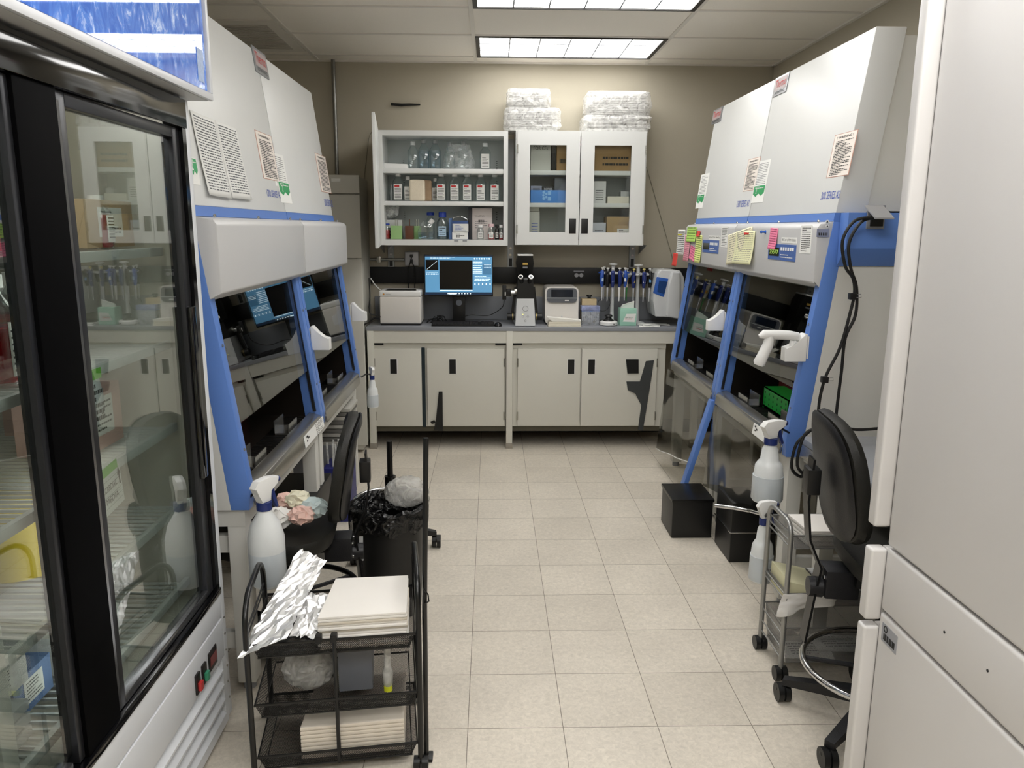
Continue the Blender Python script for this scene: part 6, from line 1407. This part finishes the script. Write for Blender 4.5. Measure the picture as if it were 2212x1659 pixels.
# ================================================================= under and in front of right cabinets
t = thing('storage_box', 'black floor box under the far right cabinet, nearest the aisle', 'box', (1.03, 3.87, 0), 0); MB().box(.93, 1.14, 3.75, 4.0, 0, .21, .008).build('box', BLACK, t); MB().box(.925, 1.145, 3.745, 4.005, .195, .212, .004).build('lid', BLACKM, t)
t = thing('storage_box', 'taller black floor box under the near right cabinet, behind trolley', 'box', (1.21, 3.6, 0), 0); MB().box(1.14, 1.36, 3.45, 3.70, 0, .30, .008).build('box', BLACK, t); MB().box(1.135, 1.365, 3.445, 3.705, .15, .155, .002).build('ledge', CHROME, t)
tag(MB().tube([AY(1545, 1092, 3.4), AY(1585, 1097, 3.35), AY(1625, 1105, 3.3), AY(1660, 1115, 3.2)], .009, 10).build('foot_rail', CHROME), 'chrome foot rail bar before the black boxes under the near right cabinet', 'rail')
q = MB().prism([(FX(-1, .66)+.0, 4.035, .665), (FX(-1, .66)+.03, 4.035, .665), (1.055, 4.035, .10), (1.03, 4.035, .10)], (0, .06, 0), .003).build('blue_trim', BLUE, RF)
DR = pane_mat('drape_film', '#b9b9b2', 1.35, .08, .12)
t = thing('plastic_drape', 'clear plastic sheet hanging below the far right cabinet to near the floor', 'plastic sheet', (1.16, 4.6, .3))
MB().grid(lambda a, b: Vector((1.175-.06*b+.006*math.sin(a*14)*b, 4.12+.93*a, .655-b*(.37+.18*a))), 30, 8).build('film', DR, t)
m = MB().tube([Vector((1.115+.006*math.sin(a/30*14), 4.12+.93*a/30, .655-(.37+.18*a/30))) for a in range(31)], .0035, 6); m.build('hem', mat('hem_white', '#cfcfca', .4), t)
t = thing('plastic_drape', 'clear plastic sheet hanging below the near right cabinet behind spray bottle', 'plastic sheet', (1.2, 3.6, .4))
MB().grid(lambda a, b: Vector((1.185-.03*b+.006*math.sin(a*11)*b, 3.25+.74*a, .655-b*(.33+.12*a))), 24, 8).build('film', DR, t)
# dark marks on the base cabinet doors
t = thing('door_wedge', 'black tapered strip stuck on the left base cabinet door', 'strip', AY(950, 890, FR-.02)); f2 = lambda x, y: AY(x, y, FR-.0145)
MB().prism([f2(x, y) for x, y in ((937, 929), (942, 905), (948, 846), (956, 846), (957, 930))], (0, -.012, 0)).build('strip', BLACK, t); MB().prism([f2(x, y) for x, y in ((930, 911), (938, 907), (941, 913), (933, 915))], (0, -.01, 0)).build('tab', BLACK, t)
t = thing('wall_pocket', 'dark grey bracket plate on the right base cabinet door, near the blue frame', 'strip', AY(1370, 800, FR-.02))
MB().prism([f2(x, y) for x, y in ((1352, 776), (1379, 776), (1379, 806), (1355, 806))], (0, -.01, 0)).build('plate', BLACK, t)
MB().prism([f2(x, y) for x, y in ((1353, 824), (1382, 824), (1395, 780), (1412, 778), (1406, 820), (1398, 870), (1388, 930), (1378, 928), (1385, 875), (1372, 850), (1356, 842))], (0, -.009, 0)).build('swoosh', mat('dark_grey_plate', '#3c3f40', .5), t)
# strings / cords on the back wall
cab('loose_cable', 'thin grey cord on the back wall right of the glazed cabinet', [(1396, 360), (1408, 400), (1425, 460), (1445, 530), (1462, 590)], YB-.01, .003, 'cord', mat('grey_cord', '#8a8678', .6))
cab('loose_cable', 'thin grey cord on the back wall left of the open cabinet', [(803, 285), (797, 300), (792, 340), (786, 390)], YB-.01, .003, 'cord', mat('grey_cord', '#8a8678', .6))
